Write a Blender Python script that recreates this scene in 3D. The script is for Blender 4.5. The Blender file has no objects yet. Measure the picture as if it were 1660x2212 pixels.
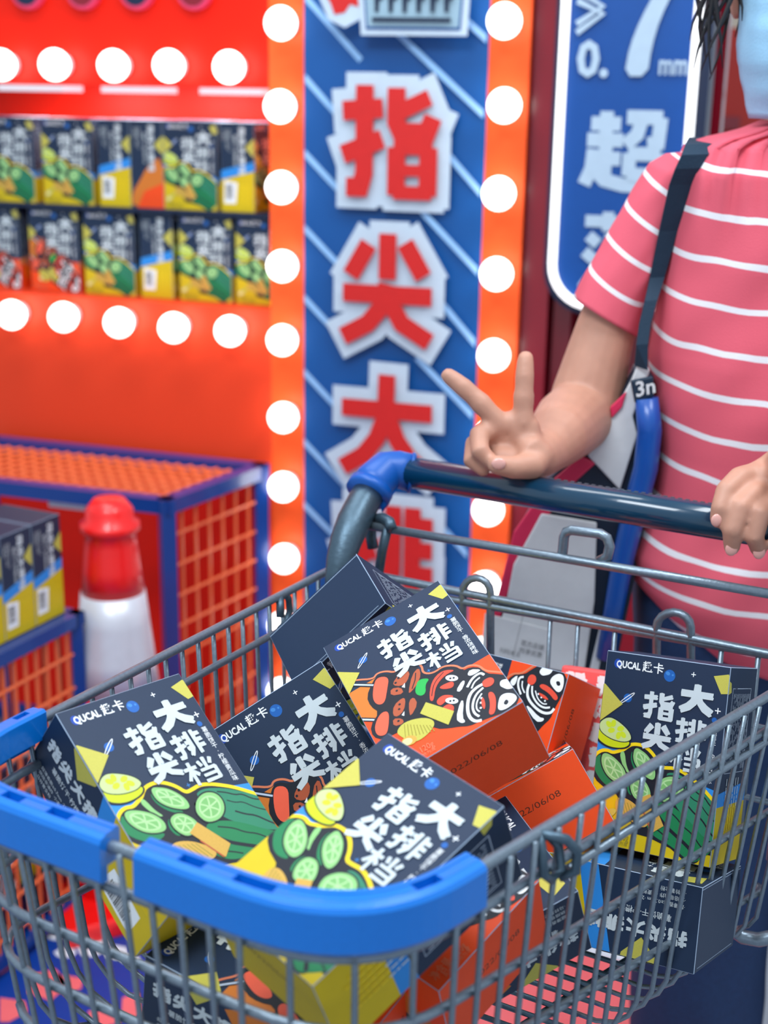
import bpy, bmesh, math, random
from math import pi, sin, cos, tan, radians, atan2, hypot
from mathutils import Vector, Matrix, noise
from mathutils.geometry import tessellate_polygon

scene = bpy.context.scene
col = scene.collection
V = Vector

# ------------------------------------------------------------------ camera
FPX, PITCH, ROLL, CAMH = 2950.0, radians(17), radians(1.0), 1.39
_f = V((0, cos(PITCH), -sin(PITCH)))
_u0 = V((1, 0, 0)).cross(_f)
RT = cos(ROLL) * V((1, 0, 0)) + sin(ROLL) * _u0
UP = RT.cross(_f)
FW = _f
CAM = V((0, 0, CAMH))
cam_data = bpy.data.cameras.new('camera')
cam_data.sensor_fit = 'VERTICAL'
cam_data.sensor_height = 36.0
cam_data.sensor_width = 27.0
cam_data.lens = FPX / 2212 * 36
cam_data.clip_start = 0.05
cam_data.clip_end = 60
cam_data.dof.use_dof = True
cam_data.dof.focus_distance = 1.16
cam_data.dof.aperture_fstop = 4.8
cam = bpy.data.objects.new('camera', cam_data)
col.objects.link(cam)
cam.matrix_world = Matrix(((RT.x, UP.x, -FW.x, CAM.x), (RT.y, UP.y, -FW.y, CAM.y), (RT.z, UP.z, -FW.z, CAM.z), (0, 0, 0, 1)))
scene.camera = cam

# ------------------------------------------------------------------ light
world = bpy.data.worlds.new('shop_ambient')
scene.world = world
world.use_nodes = True
bg = world.node_tree.nodes['Background']
bg.inputs[0].default_value = (0.74, 0.86, 1.0, 1)
bg.inputs[1].default_value = 0.82
def area(name, loc, target, size, sizey, power, color):
    l = bpy.data.lights.new(name, 'AREA')
    l.shape = 'RECTANGLE'; l.size = size; l.size_y = sizey; l.energy = power; l.color = color
    o = bpy.data.objects.new(name, l); col.objects.link(o)
    o.location = loc
    o.rotation_euler = (V(target) - V(loc)).to_track_quat('-Z', 'Y').to_euler()
    return o
area('ceiling_panel_light', (-0.6, 0.2, 2.9), (0.1, 1.2, 0.8), 1.2, 0.6, 40, (0.86, 0.94, 1.0))
area('ceiling_panel_light', (0.9, 1.0, 2.9), (0.3, 1.3, 0.9), 1.2, 0.5, 30, (0.9, 0.96, 1.0))
area('ceiling_panel_light', (-0.6, 1.9, 2.9), (-0.4, 2.3, 0.4), 1.4, 0.5, 20, (0.9, 0.96, 1.0))
scene.view_settings.view_transform = 'Standard'
scene.view_settings.look = 'None'
scene.view_settings.gamma = 1.0
scene.view_settings.exposure = -0.1
scene.view_settings.use_curve_mapping = False
scene.cycles.use_denoising = True
scene.cycles.max_bounces = 6
scene.cycles.sample_clamp_indirect = 6

# ------------------------------------------------------------------ pixel helpers (a pixel of the photo -> a point in the room)
def ray(px, py): return FW + (px - 830) / FPX * RT - (py - 1106) / FPX * UP
def P(px, py, d): return CAM + ray(px, py) * d
def Z(px, py, z):
    r = ray(px, py); return CAM + r * ((z - CAMH) / r.z)
def Yp(px, py, y):
    r = ray(px, py); return CAM + r * (y / r.y)
def PL(px, py, p0, n):
    r = ray(px, py); return CAM + r * ((V(p0) - CAM).dot(n) / r.dot(n))
WE = V((cos(radians(18)), -sin(radians(18)), 0))
WN = V((-sin(radians(18)), -cos(radians(18)), 0))
WO = V((0, 2.62, 0))
def wp(s, off, z): return WO + s * WE + off * WN + V((0, 0, z))
def W(px, py, off=0.0):
    p = PL(px, py, WO + off * WN, WN) - WO
    return p.dot(WE), p.z

# ------------------------------------------------------------------ materials
def lin(c):
    return tuple((x / 12.92 if x <= 0.04045 else ((x + 0.055) / 1.055) ** 2.4) for x in (v / 255.0 for v in c))
_m = {}
def mat(name, rgb, rough=0.5, metal=0.0, emit=0.0, coat=0.0, var=0.06, bump=0.0, scale=60, spec=0.5, trans=0.0, sss=0.0):
    if name in _m: return _m[name]
    m = bpy.data.materials.new(name); m.use_nodes = True
    nt = m.node_tree; b = nt.nodes['Principled BSDF']
    c = lin(rgb)
    tc = nt.nodes.new('ShaderNodeTexCoord')
    nz = nt.nodes.new('ShaderNodeTexNoise'); nz.inputs['Scale'].default_value = scale
    nt.links.new(tc.outputs['Object'], nz.inputs['Vector'])
    mx = nt.nodes.new('ShaderNodeMix'); mx.data_type = 'RGBA'
    mx.inputs['A'].default_value = (c[0] * (1 - var), c[1] * (1 - var), c[2] * (1 - var), 1)
    mx.inputs['B'].default_value = (min(1, c[0] * (1 + var)), min(1, c[1] * (1 + var)), min(1, c[2] * (1 + var)), 1)
    nt.links.new(nz.outputs['Fac'], mx.inputs['Factor'])
    nt.links.new(mx.outputs['Result'], b.inputs['Base Color'])
    b.inputs['Roughness'].default_value = rough
    b.inputs['Metallic'].default_value = metal
    b.inputs['Specular IOR Level'].default_value = spec
    b.inputs['Coat Weight'].default_value = coat
    if trans: b.inputs['Transmission Weight'].default_value = trans
    if sss:
        b.inputs['Subsurface Weight'].default_value = sss
        b.inputs['Subsurface Radius'].default_value = (0.010, 0.004, 0.002)
    if emit:
        b.inputs['Emission Color'].default_value = (*c, 1)
        b.inputs['Emission Strength'].default_value = emit
    if bump:
        bp = nt.nodes.new('ShaderNodeBump'); bp.inputs['Strength'].default_value = bump
        bp.inputs['Distance'].default_value = 0.002
        nt.links.new(nz.outputs['Fac'], bp.inputs['Height'])
        nt.links.new(bp.outputs['Normal'], b.inputs['Normal'])
    _m[name] = m
    return m
# print inks and card
INK = {
 'navy': (25, 44, 70), 'card_edge': (150, 168, 190), 'cream': (196, 206, 210), 'yellow': (208, 180, 14), 'blue': (42, 136, 216),
 'logo_blue': (20, 66, 160), 'planet': (22, 92, 170), 'planet_light': (60, 130, 200), 'dark': (22, 27, 38), 'green': (24, 122, 74), 'green_mid': (42, 126, 94),
 'lime_skin': (194, 208, 18), 'lime_pale': (190, 208, 140), 'lime_core': (196, 214, 40), 'pale': (136, 192, 118), 'pale_light': (170, 210, 148), 'pale_seg': (120, 178, 104),
 'chip': (190, 182, 78), 'chip_dark': (150, 138, 48), 'chip_tan': (204, 160, 70), 'outline_yellow': (238, 206, 20), 'outline_orange': (214, 120, 84), 'redorange': (238, 74, 18), 'amber': (206, 116, 40), 'salmon': (240, 96, 68),
 'meat': (176, 84, 52), 'pepper': (36, 170, 76), 'shrimp': (226, 76, 54), 'stick': (190, 204, 222), 'date_ink': (90, 40, 20), 'potato': (222, 214, 150), 'barcode': (24, 26, 30), 'scarlet': (232, 52, 28), 'red': (214, 24, 24),
 'white': (235, 238, 240), 'pink_ink': (236, 96, 96)}
INKN = list(INK)
for k, c in INK.items():
    mat('ink_' + k, c, rough=0.5, coat=0.0, spec=0.35, var=0.10 if k.startswith('chip') else 0.04, scale=900 if k.startswith('chip') else 120)
def ink(k): return _m['ink_' + k]

M_steel = mat('zinc_wire', (126, 140, 152), rough=0.36, metal=0.7, var=0.18, bump=0.15, scale=240)
M_dsteel = mat('dark_zinc_post', (78, 98, 112), rough=0.42, metal=0.7, var=0.15, bump=0.15, scale=200)
M_bump = mat('blue_bumper_plastic', (0, 112, 204), rough=0.3, coat=0.2, bump=0.05, scale=300)
M_joint = mat('blue_joint_plastic', (2, 84, 170), rough=0.4, bump=0.05)
M_handle = mat('dark_blue_handle', (2, 52, 78), rough=0.2, coat=0.5)
M_skin = mat('skin', (190, 138, 116), rough=0.52, var=0.16, bump=0.25, scale=38, sss=0.12)
M_nail = mat('fingernail', (226, 166, 154), rough=0.25, coat=0.4)
M_hair = mat('black_hair', (26, 24, 28), rough=0.45, var=0.2)
M_mask = mat('mask_fabric', (158, 206, 236), rough=0.8, bump=0.2, scale=400)
M_strap = mat('navy_strap', (10, 44, 66), rough=0.75, bump=0.3, scale=500)
M_denim = mat('navy_denim', (28, 56, 96), rough=0.85, var=0.25, bump=0.5, scale=180)
M_bagw = mat('bag_white', (214, 216, 218), rough=0.7, bump=0.3, scale=60)
M_bagn = mat('bag_navy', (12, 40, 62), rough=0.45, bump=0.3, scale=60)
M_bagp = mat('bag_pink', (214, 40, 84), rough=0.45, bump=0.2, scale=60)
M_bagb = mat('bag_blue', (0, 74, 160), rough=0.35, coat=0.2)
M_text = mat('print_black', (40, 44, 52), rough=0.7)
M_orange = mat('orange_wall_paint', (232, 68, 36), rough=0.42, spec=0.2, var=0.03, scale=3)
M_oran = mat('orange_strip_paint', (246, 92, 40), rough=.42, spec=0.2, var=.02, scale=3)
M_red = mat('red_wall_paint', (228, 30, 8), rough=0.42, spec=0.2, var=0.03, scale=3)
M_dred = mat('dark_red_gloss', (132, 6, 30), rough=0.25, coat=0.4, var=0.1, scale=4)
M_bulb = mat('bulb_glow', (255, 252, 246), emit=5.0, var=0.0)
M_lampw = mat('lamp_socket', (220, 220, 226), rough=0.4)
M_neon = mat('neon_tube_glow', (255, 255, 255), emit=1.5, var=0.0)
M_strip = mat('strip_light_glow', (230, 240, 250), emit=0.85, var=0.0)
M_banner = mat('banner_blue', (0, 80, 150), rough=0.45, var=0.05, scale=6)
M_bline = mat('banner_line', (150, 196, 240), rough=0.5)
M_bout = mat('banner_letter_edge', (196, 212, 226), rough=0.5)
M_bred = mat('banner_letter_red', (214, 30, 26), rough=0.45)
M_sign = mat('sign_blue', (0, 72, 148), rough=0.4, var=0.05)
M_slet = mat('sign_letter', (176, 198, 216), rough=0.5)
M_signside = mat('sign_side', (12, 30, 60), rough=0.4)
M_cage = mat('cage_blue_paint', (2, 58, 136), rough=0.3, coat=0.3)
M_cmesh = mat('cage_orange_wire', (240, 110, 60), rough=0.4)
M_cone = mat('cone_red', (250, 22, 20), rough=0.35, coat=0.3)
M_refl = mat('reflective_band', (214, 214, 222), rough=0.35, metal=0.2)
M_floor = mat('floor_vinyl', (150, 156, 166), rough=0.35, var=0.06, scale=3)
M_matb = mat('floor_print_blue', (8, 60, 150), rough=0.35)
M_matr = mat('floor_print_red', (252, 112, 116), rough=0.35)
M_matw = mat('floor_print_white', (226, 232, 240), rough=0.4)
M_pale = mat('pale_wall', (206, 196, 176), rough=0.7)
M_rubber = mat('wheel_rubber', (30, 32, 36), rough=0.7)
M_tag = mat('tag_blue', (90, 176, 222), rough=0.4)

# ------------------------------------------------------------------ mesh builder
class MB:
    def __init__(s): s.v = []; s.f = []; s.m = []; s.mats = []
    def mi(s, m):
        if m not in s.mats: s.mats.append(m)
        return s.mats.index(m)
    def add(s, vs, fs, m):
        o = len(s.v); k = s.mi(m)
        s.v += [V(x) for x in vs]
        for f in fs: s.f.append([i + o for i in f]); s.m.append(k)
    def box(s, c, sx, sy, sz, m, ax=None):
        X, Y, Zv = ax if ax else (V((1, 0, 0)), V((0, 1, 0)), V((0, 0, 1)))
        c = V(c)
        vs = [c + X * (a * sx / 2) + Y * (b * sy / 2) + Zv * (d * sz / 2) for a in (-1, 1) for b in (-1, 1) for d in (-1, 1)]
        s.add(vs, [(0, 1, 3, 2), (4, 6, 7, 5), (0, 4, 5, 1), (2, 3, 7, 6), (0, 2, 6, 4), (1, 5, 7, 3)], m)
    def tube(s, pts, r, m, n=8, closed=False, caps=True):
        pts = [V(p) for p in pts]
        N = len(pts); rs = r if isinstance(r, (list, tuple)) else [r] * N
        t = []
        for i in range(N):
            a = pts[(i - 1) % N] if (closed or i > 0) else pts[0]
            b = pts[(i + 1) % N] if (closed or i < N - 1) else pts[-1]
            d = (b - a); t.append(d.normalized() if d.length > 1e-9 else V((0, 0, 1)))
        ref = V((0, 0, 1)) if abs(t[0].z) < 0.9 else V((1, 0, 0))
        u = t[0].cross(ref).normalized(); vs = []
        for i in range(N):
            u = (u - t[i] * u.dot(t[i]))
            u = u.normalized() if u.length > 1e-9 else t[i].orthogonal().normalized()
            w = t[i].cross(u)
            for k in range(n):
                a = 2 * pi * k / n
                vs.append(pts[i] + (u * cos(a) + w * sin(a)) * rs[i])
        fs = []
        for i in range(N if closed else N - 1):
            j = (i + 1) % N
            for k in range(n):
                l = (k + 1) % n
                fs.append((i * n + k, i * n + l, j * n + l, j * n + k))
        if caps and not closed:
            fs.append(tuple(range(n))[::-1]); fs.append(tuple(range((N - 1) * n, N * n)))
        s.add(vs, fs, m)
    def lathe(s, prof, c, m, n=24, axis=V((0, 0, 1))):
        axis = V(axis).normalized(); u = axis.orthogonal().normalized(); w = axis.cross(u); c = V(c)
        vs = [c + axis * h + (u * cos(2 * pi * k / n) + w * sin(2 * pi * k / n)) * r for r, h in prof for k in range(n)]
        fs = [(i * n + k, i * n + (k + 1) % n, (i + 1) * n + (k + 1) % n, (i + 1) * n + k) for i in range(len(prof) - 1) for k in range(n)]
        fs.append(tuple(range(n))[::-1]); fs.append(tuple(range((len(prof) - 1) * n, len(prof) * n)))
        s.add(vs, fs, m)
    def ball(s, c, r, m, n=20, rings=12, sc=(1, 1, 1)):
        c = V(c); vs = []; fs = []
        for i in range(rings + 1):
            th = pi * i / rings
            for k in range(n):
                a = 2 * pi * k / n
                vs.append(c + V((r * sc[0] * sin(th) * cos(a), r * sc[1] * sin(th) * sin(a), r * sc[2] * cos(th))))
        for i in range(rings):
            for k in range(n):
                fs.append((i * n + k, (i + 1) * n + k, (i + 1) * n + (k + 1) % n, i * n + (k + 1) % n))
        s.add(vs, fs, m)
    def slab(s, poly, dirv, m):
        # polygon (3D points) extruded along dirv
        n = len(poly); poly = [V(p) for p in poly]; d = V(dirv)
        tr = tessellate_polygon([poly])
        vs = poly + [p + d for p in poly]
        fs = [tuple(t) for t in tr] + [tuple(i + n for i in t)[::-1] for t in tr] + [(i, (i + 1) % n, (i + 1) % n + n, i + n) for i in range(n)]
        s.add(vs, fs, m)
    def build(s, name, parent=None, smooth=False, origin=None, bevel=0, label=None):
        me = bpy.data.meshes.new(name)
        vs = s.v
        o = bpy.data.objects.new(name, me)
        org = V(origin) if origin is not None else V((0, 0, 0))
        me.from_pydata([tuple(x - org) for x in vs], [], s.f)
        for m in s.mats: me.materials.append(m)
        me.polygons.foreach_set('material_index', s.m)
        if smooth: me.polygons.foreach_set('use_smooth', [True] * len(me.polygons))
        me.update()
        bm = bmesh.new(); bm.from_mesh(me)
        if not getattr(s, 'keep', False): bmesh.ops.recalc_face_normals(bm, faces=bm.faces)
        bm.to_mesh(me); bm.free()
        col.objects.link(o)
        o.location = org
        if parent:
            o.parent = parent
            o.location = org - parent.location
        if bevel:
            md = o.modifiers.new('edge', 'BEVEL'); md.width = bevel; md.segments = 2; md.limit_method = 'ANGLE'
        if label: o['label'] = label
        return o
def empty(name, loc):
    o = bpy.data.objects.new(name, None); col.objects.link(o); o.location = loc; o.empty_display_size = 0.05
    return o
def tag(o, label, cat, group=None, kind=None):
    if label: o['label'] = label
    if cat: o['category'] = cat
    if group: o['group'] = group
    if kind: o['kind'] = kind
    return o
def struct(o, label=None):
    o['kind'] = 'structure'
    if label: o['label'] = label
    return o
def copy_tree(o, parent=None):
    c = o.copy(); col.objects.link(c)
    if parent is not None: c.parent = parent
    for ch in list(o.children): copy_tree(ch, c)
    return c

# ------------------------------------------------------------------ flat print: polygons laid on faces
GL = {  # stroke skeletons in a unit square, y down: (points, width factor)
 'zhi': [[(.02, .25), (.44, .22)], [(.25, .02), (.25, .80), (.21, .93), (.06, .93)], [(.02, .64), (.44, .49)],
         [(.58, .04), (.58, .34), (.63, .43), (.90, .43), (.96, .29)], ([(.62, .25), (.92, .12)], .85),
         [(.59, .56), (.59, .99)], ([(.56, .565), (.96, .565)], .72), [(.92, .56), (.92, .99)], ([(.58, .765), (.93, .765)], .6), ([(.56, .965), (.96, .965)], .72)],
 'jian': [[(.5, .0), (.5, .42)], [(.30, .10), (.11, .40)], [(.68, .08), (.88, .38)], [(.03, .56), (.97, .56)],
          [(.5, .46), (.46, .66), (.30, .84), (.03, .98)], [(.52, .60), (.66, .82), (.96, .98)]],
 'da': [[(.02, .36), (.98, .36)], [(.5, .0), (.49, .42), (.40, .66), (.26, .84), (.03, .99)], [(.52, .42), (.62, .66), (.76, .84), (.97, .99)]],
 'pai': [[(.01, .24), (.38, .22)], [(.21, .02), (.21, .82), (.17, .94), (.04, .94)], [(.01, .62), (.38, .50)],
         [(.56, .02), (.56, .70), (.44, .98)], [(.76, .02), (.76, .99)], [(.41, .20), (.56, .20)], [(.41, .45), (.56, .45)], [(.40, .70), (.56, .66)],
         [(.76, .20), (.97, .20)], [(.76, .45), (.97, .45)], [(.76, .70), (.98, .70)]],
 'dang': [[(.01, .27), (.40, .27)], [(.21, .01), (.21, .99)], [(.19, .36), (.03, .72)], [(.25, .40), (.38, .60)],
          [(.70, .0), (.70, .42)], [(.51, .10), (.57, .32)], [(.92, .08), (.84, .32)], ([(.47, .48), (.95, .48)], .85), [(.93, .47), (.93, .97)], ([(.49, .715), (.93, .715)], .8), ([(.47, .95), (.95, .95)], .85)],
 'chao': [[(.06, .17), (.43, .17)], [(.25, .01), (.25, .38)], [(.02, .38), (.47, .38)], [(.26, .38), (.26, .86)], [(.27, .62), (.45, .62)], [(.11, .50), (.09, .76), (.01, .97)],
          [(.11, .74), (.26, .90), (.50, .96), (.98, .96)], [(.50, .08), (.94, .08)], [(.92, .08), (.90, .40), (.77, .42)], [(.69, .08), (.64, .30), (.50, .44)],
          [(.56, .54), (.56, .84)], [(.54, .55), (.94, .55)], [(.92, .54), (.92, .84)], [(.54, .82), (.94, .82)]],
 'bao': [[(.02, .12), (.98, .12)], [(.31, .0), (.31, .24)], [(.69, .0), (.69, .24)], [(.07, .30), (.20, .40)], [(.03, .50), (.16, .60)], [(.03, .97), (.20, .70)],
         [(.28, .34), (.97, .34)], [(.36, .44), (.36, .70)], [(.34, .45), (.90, .45)], [(.88, .44), (.88, .70)], [(.36, .57), (.88, .57)], [(.34, .69), (.90, .69)], [(.62, .26), (.62, .70)],
         [(.27, .80), (.98, .80)], [(.78, .74), (.78, .97), (.66, .95)], [(.42, .86), (.50, .95)]],
}
def glyph_strokes(g):
    return [(t[0], t[1]) if isinstance(t, tuple) else (t, 1.0) for t in GL[g]]
def stroke_poly(pts, w, rag=0.0, rng=None, ext=0.0):
    pts = [V((p[0], p[1])) for p in pts]
    n = len(pts)
    d0 = (pts[0] - pts[1]).normalized(); d1 = (pts[-1] - pts[-2]).normalized()
    pts[0] = pts[0] + d0 * ext; pts[-1] = pts[-1] + d1 * ext
    L = []; R = []
    for i in range(n):
        a = pts[max(i - 1, 0)]; b = pts[min(i + 1, n - 1)]
        if 0 < i < n - 1:
            t1 = (pts[i] - a).normalized(); t2 = (b - pts[i]).normalized(); t = (t1 + t2).normalized()
            k = 1 / max(0.6, t.dot(t1))
        else:
            t = (b - a).normalized(); k = 1
        nn = V((-t.y, t.x))
        ww = w / 2 * k
        if rag: ww *= 1 + rng.uniform(-.10, .14)
        L.append(pts[i] + nn * ww); R.append(pts[i] - nn * ww)
    if rag:
        e0 = [pts[0] + d0 * w * rng.uniform(-.05, .22), ]
        e1 = [pts[-1] + d1 * w * rng.uniform(.05, .25) + V((-d1.y, d1.x)) * w * .18, pts[-1] - d1 * w * .05, pts[-1] + d1 * w * rng.uniform(.0, .2) - V((-d1.y, d1.x)) * w * .2]
        if (L[-1] - pts[-1]).dot(V((-d1.y, d1.x))) < 0: e1 = e1[::-1]
        return L + e1 + R[::-1] + e0
    return L + R[::-1]
_tc = {}
def text_tris(s, bold):
    k = (s, bold)
    if k in _tc: return _tc[k]
    cu = bpy.data.curves.new('txt', 'FONT'); cu.body = s; cu.size = 1.0; cu.offset = bold; cu.resolution_u = 2
    cu.align_x = 'LEFT'
    o = bpy.data.objects.new('txt', cu); col.objects.link(o)
    dg = bpy.context.evaluated_depsgraph_get(); dg.update()
    me = o.evaluated_get(dg).to_mesh(); me.calc_loop_triangles()
    tr = [[(me.vertices[i].co.x, -me.vertices[i].co.y) for i in t.vertices] for t in me.loop_triangles]
    xs = [p[0] for t in tr for p in t] or [0, 1]
    ys = [p[1] for t in tr for p in t] or [0, 1]
    o.to_mesh_clear() if False else None
    bpy.data.objects.remove(o); bpy.data.curves.remove(cu)
    _tc[k] = (tr, min(xs), max(xs), min(ys), max(ys))
    return _tc[k]
def clip(poly, x0, x1, y0, y1):
    for ax, lim, sg in ((0, x0, 1), (0, x1, -1), (1, y0, 1), (1, y1, -1)):
        out = []
        for i in range(len(poly)):
            a = poly[i]; b = poly[(i + 1) % len(poly)]
            ia = (a[ax] - lim) * sg >= 0; ib = (b[ax] - lim) * sg >= 0
            if ia: out.append(a)
            if ia != ib:
                t = (lim - a[ax]) / (b[ax] - a[ax])
                out.append((a[0] + (b[0] - a[0]) * t, a[1] + (b[1] - a[1]) * t))
        poly = out
        if len(poly) < 3: return []
    return poly
class Art:
    """prints shapes on a plane: org + x*ex + y*ey, lifted along n layer by layer"""
    def __init__(s, mb, org, ex, ey, n, rect=None, base=8e-5, step=7e-6, sub=3e-6):
        s.mb = mb; s.o = V(org); s.ex = V(ex); s.ey = V(ey); s.n = V(n).normalized(); s.h = base; s.step = step; s.sub = sub; s.rect = rect
        s.tf = None
        s.flip = s.ex.cross(s.ey).dot(s.n) < 0
    def _emit(s, poly, m):
        if s.tf: poly = [s.tf(p) for p in poly]
        if s.rect:
            poly = clip([tuple(p) for p in poly], *s.rect)
            if not poly: return
        vs = [s.o + s.ex * p[0] + s.ey * p[1] + s.n * s.h for p in poly]
        f = tuple(range(len(vs)))
        a = sum((poly[i][0] * poly[(i + 1) % len(poly)][1] - poly[(i + 1) % len(poly)][0] * poly[i][1]) for i in range(len(poly)))
        if (a < 0) != s.flip: f = f[::-1]
        s.mb.add(vs, [f], m)
    def poly(s, pts, m, sub=False):
        if len(pts) == 3: s._emit(pts, m)
        else:
            pp = [V((p[0], p[1], 0)) for p in pts]
            for t in tessellate_polygon([pp]): s._emit([(pp[i].x, pp[i].y) for i in t], m)
        s.h += s.sub if sub else s.step
    def smooth(s, pts, m, it=2):
        for _ in range(it):
            q = []
            for i in range(len(pts)):
                a = pts[i]; b = pts[(i + 1) % len(pts)]
                q.append((a[0] * .75 + b[0] * .25, a[1] * .75 + b[1] * .25)); q.append((a[0] * .25 + b[0] * .75, a[1] * .25 + b[1] * .75))
            pts = q
        s.poly(pts, m)
        return pts
    def ell(s, cx, cy, rx, ry, rot, m, n=20, sub=False):
        c, d = cos(rot), sin(rot)
        s.poly([(cx + rx * cos(2 * pi * k / n) * c - ry * sin(2 * pi * k / n) * d, cy + rx * cos(2 * pi * k / n) * d + ry * sin(2 * pi * k / n) * c) for k in range(n)], m, sub)
    def line(s, pts, w, m, closed=False):
        if closed: pts = list(pts) + [pts[0], pts[1]]
        P2 = [V(p) for p in pts]; n = len(P2); L = []; R = []
        for i in range(n):
            t = (P2[min(i + 1, n - 1)] - P2[max(i - 1, 0)])
            t = t.normalized() if t.length > 1e-9 else V((1, 0)); nn = V((-t.y, t.x)) * w / 2
            L.append(P2[i] + nn); R.append(P2[i] - nn)
        for i in range(n - 1):
            s._emit([tuple(L[i]), tuple(L[i + 1]), tuple(R[i + 1]), tuple(R[i])], m)
        s.h += s.step
    def curve(s, pts, w, m, it=2):
        for _ in range(it):
            q = [pts[0]]
            for i in range(len(pts) - 1):
                a = pts[i]; b = pts[i + 1]
                q.append((a[0] * .75 + b[0] * .25, a[1] * .75 + b[1] * .25)); q.append((a[0] * .25 + b[0] * .75, a[1] * .25 + b[1] * .75))
            q.append(pts[-1]); pts = q
        s.line(pts, w, m)
    def text(s, t, x, y, size, m, rot=0.0, bold=0.0, center=False, wfit=None):
        tr, a, b, c, d = text_tris(t, bold)
        k = size / 0.8
        kx = k if wfit is None else wfit / max(1e-6, (b - a))
        cs, sn = cos(rot), sin(rot)
        ox = (a + b) / 2 if center else a
        for q in tr:
            s._emit([(x + (p[0] - ox) * kx * cs - p[1] * k * sn, y + (p[0] - ox) * kx * sn + p[1] * k * cs) for p in q], m)
        s.h += s.step
    def vtext(s, t, x, y, size, pitch, m, bold=0.0):
        for i, ch in enumerate(t):
            if ch != ' ': s.text(ch, x, y + pitch * (i + .8), size, m, bold=bold, center=True)
    def glyph(s, g, x, y, w, h, sw, m, rot=0.0, rag=0.0, seed=1, outline=0.0):
        rng = random.Random(seed)
        cs, sn = cos(rot), sin(rot)
        for st, kf in glyph_strokes(g):
            q = [(p[0] * w, p[1] * h) for p in st]
            pl = stroke_poly(q, sw * kf + 2 * outline, rag, rng, ext=outline)
            pl = [(x + p[0] * cs - p[1] * sn, y + p[0] * sn + p[1] * cs) for p in pl]
            s.poly(pl, m, sub=True)
        s.h += s.step

# ------------------------------------------------------------------ snack boxes
BW, BH, BD = 0.115, 0.1714, 0.072
HU, DU = BH / BW, BD / BW
def star(a, x, y, r, m):
    a.line([(x - r, y), (x + r, y)], r * .35, m); a.line([(x, y - r), (x, y + r)], r * .35, m)
def titles(a, sw=.068):
    m = ink('cream')
    a.glyph('zhi', .345, .262, .250, .205, .037, m, rag=1, seed=3)
    a.glyph('da', .635, .165, .262, .205, .056, m, rag=1, seed=4)
    a.glyph('jian', .365, .500, .235, .195, .044, m, rag=1, seed=5)
    a.glyph('pai', .625, .425, .245, .185, .031, m, rag=1, seed=6)
    a.glyph('dang', .600, .640, .250, .180, .028, m, rag=1, seed=7)
def common(a, flavour):
    a.ell(.098, .090, .030, .036, 0, ink('logo_blue'))
    a.text('QUCAL', .088, .118, .060, ink('white'), bold=.03, wfit=.20)
    a.text('趣卡', .305, .118, .070, ink('white'), bold=.015)
    a.ell(.53, .128, .046, .046, 0, ink('planet')); a.ell(.515, .112, .018, .014, .4, ink('planet_light')); a.ell(.555, .12, .008, .008, 0, ink('planet_light'))
    star(a, .718, .093, .018, ink('white')); star(a, .935, .336, .022, ink('white')); star(a, .577, .785, .014, ink('planet_light'))
    a.ell(.916, .408, .020, .020, 0, ink('planet'))
    a.ell(.212, .345, .034, .034, 0, ink('planet'))
    a.line([(.207 + .074 * cos(t) * .76 + .010 * sin(t) * .65, .347 - .074 * cos(t) * .65 + .010 * sin(t) * .76) for t in [i * pi / 10 for i in range(20)]], .0055, ink('white'), closed=True)
    a.poly([(.876, .083), (.99, .055), (1.03, .12), (1.0, .20), (.946, .208)], ink('chip'))
    a.vtext(flavour, .925, .44, .037, .0445, ink('white'))
def slice_(a, disc, rot=0.0):
    p = a.smooth(disc, ink('pale'), 2)
    cx = sum(q[0] for q in p) / len(p); cy = sum(q[1] for q in p) / len(p)
    sc = lambda k: [(cx + (q[0] - cx) * k, cy + (q[1] - cy) * k) for q in p]
    a.poly(sc(.74), ink('pale_light'))
    a.poly(sc(.62), ink('pale_seg'))
    n = len(p)
    q = sc(.66)
    for k in range(6):
        e = q[int((k + rot) * n / 6) % n]
        a.line([(cx, cy), (cx + (e[0] - cx) * .5 + .004, cy + (e[1] - cy) * .5), e], .012, ink('pale_light'))
    a.line(p, .010, ink('dark'), closed=True)
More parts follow.
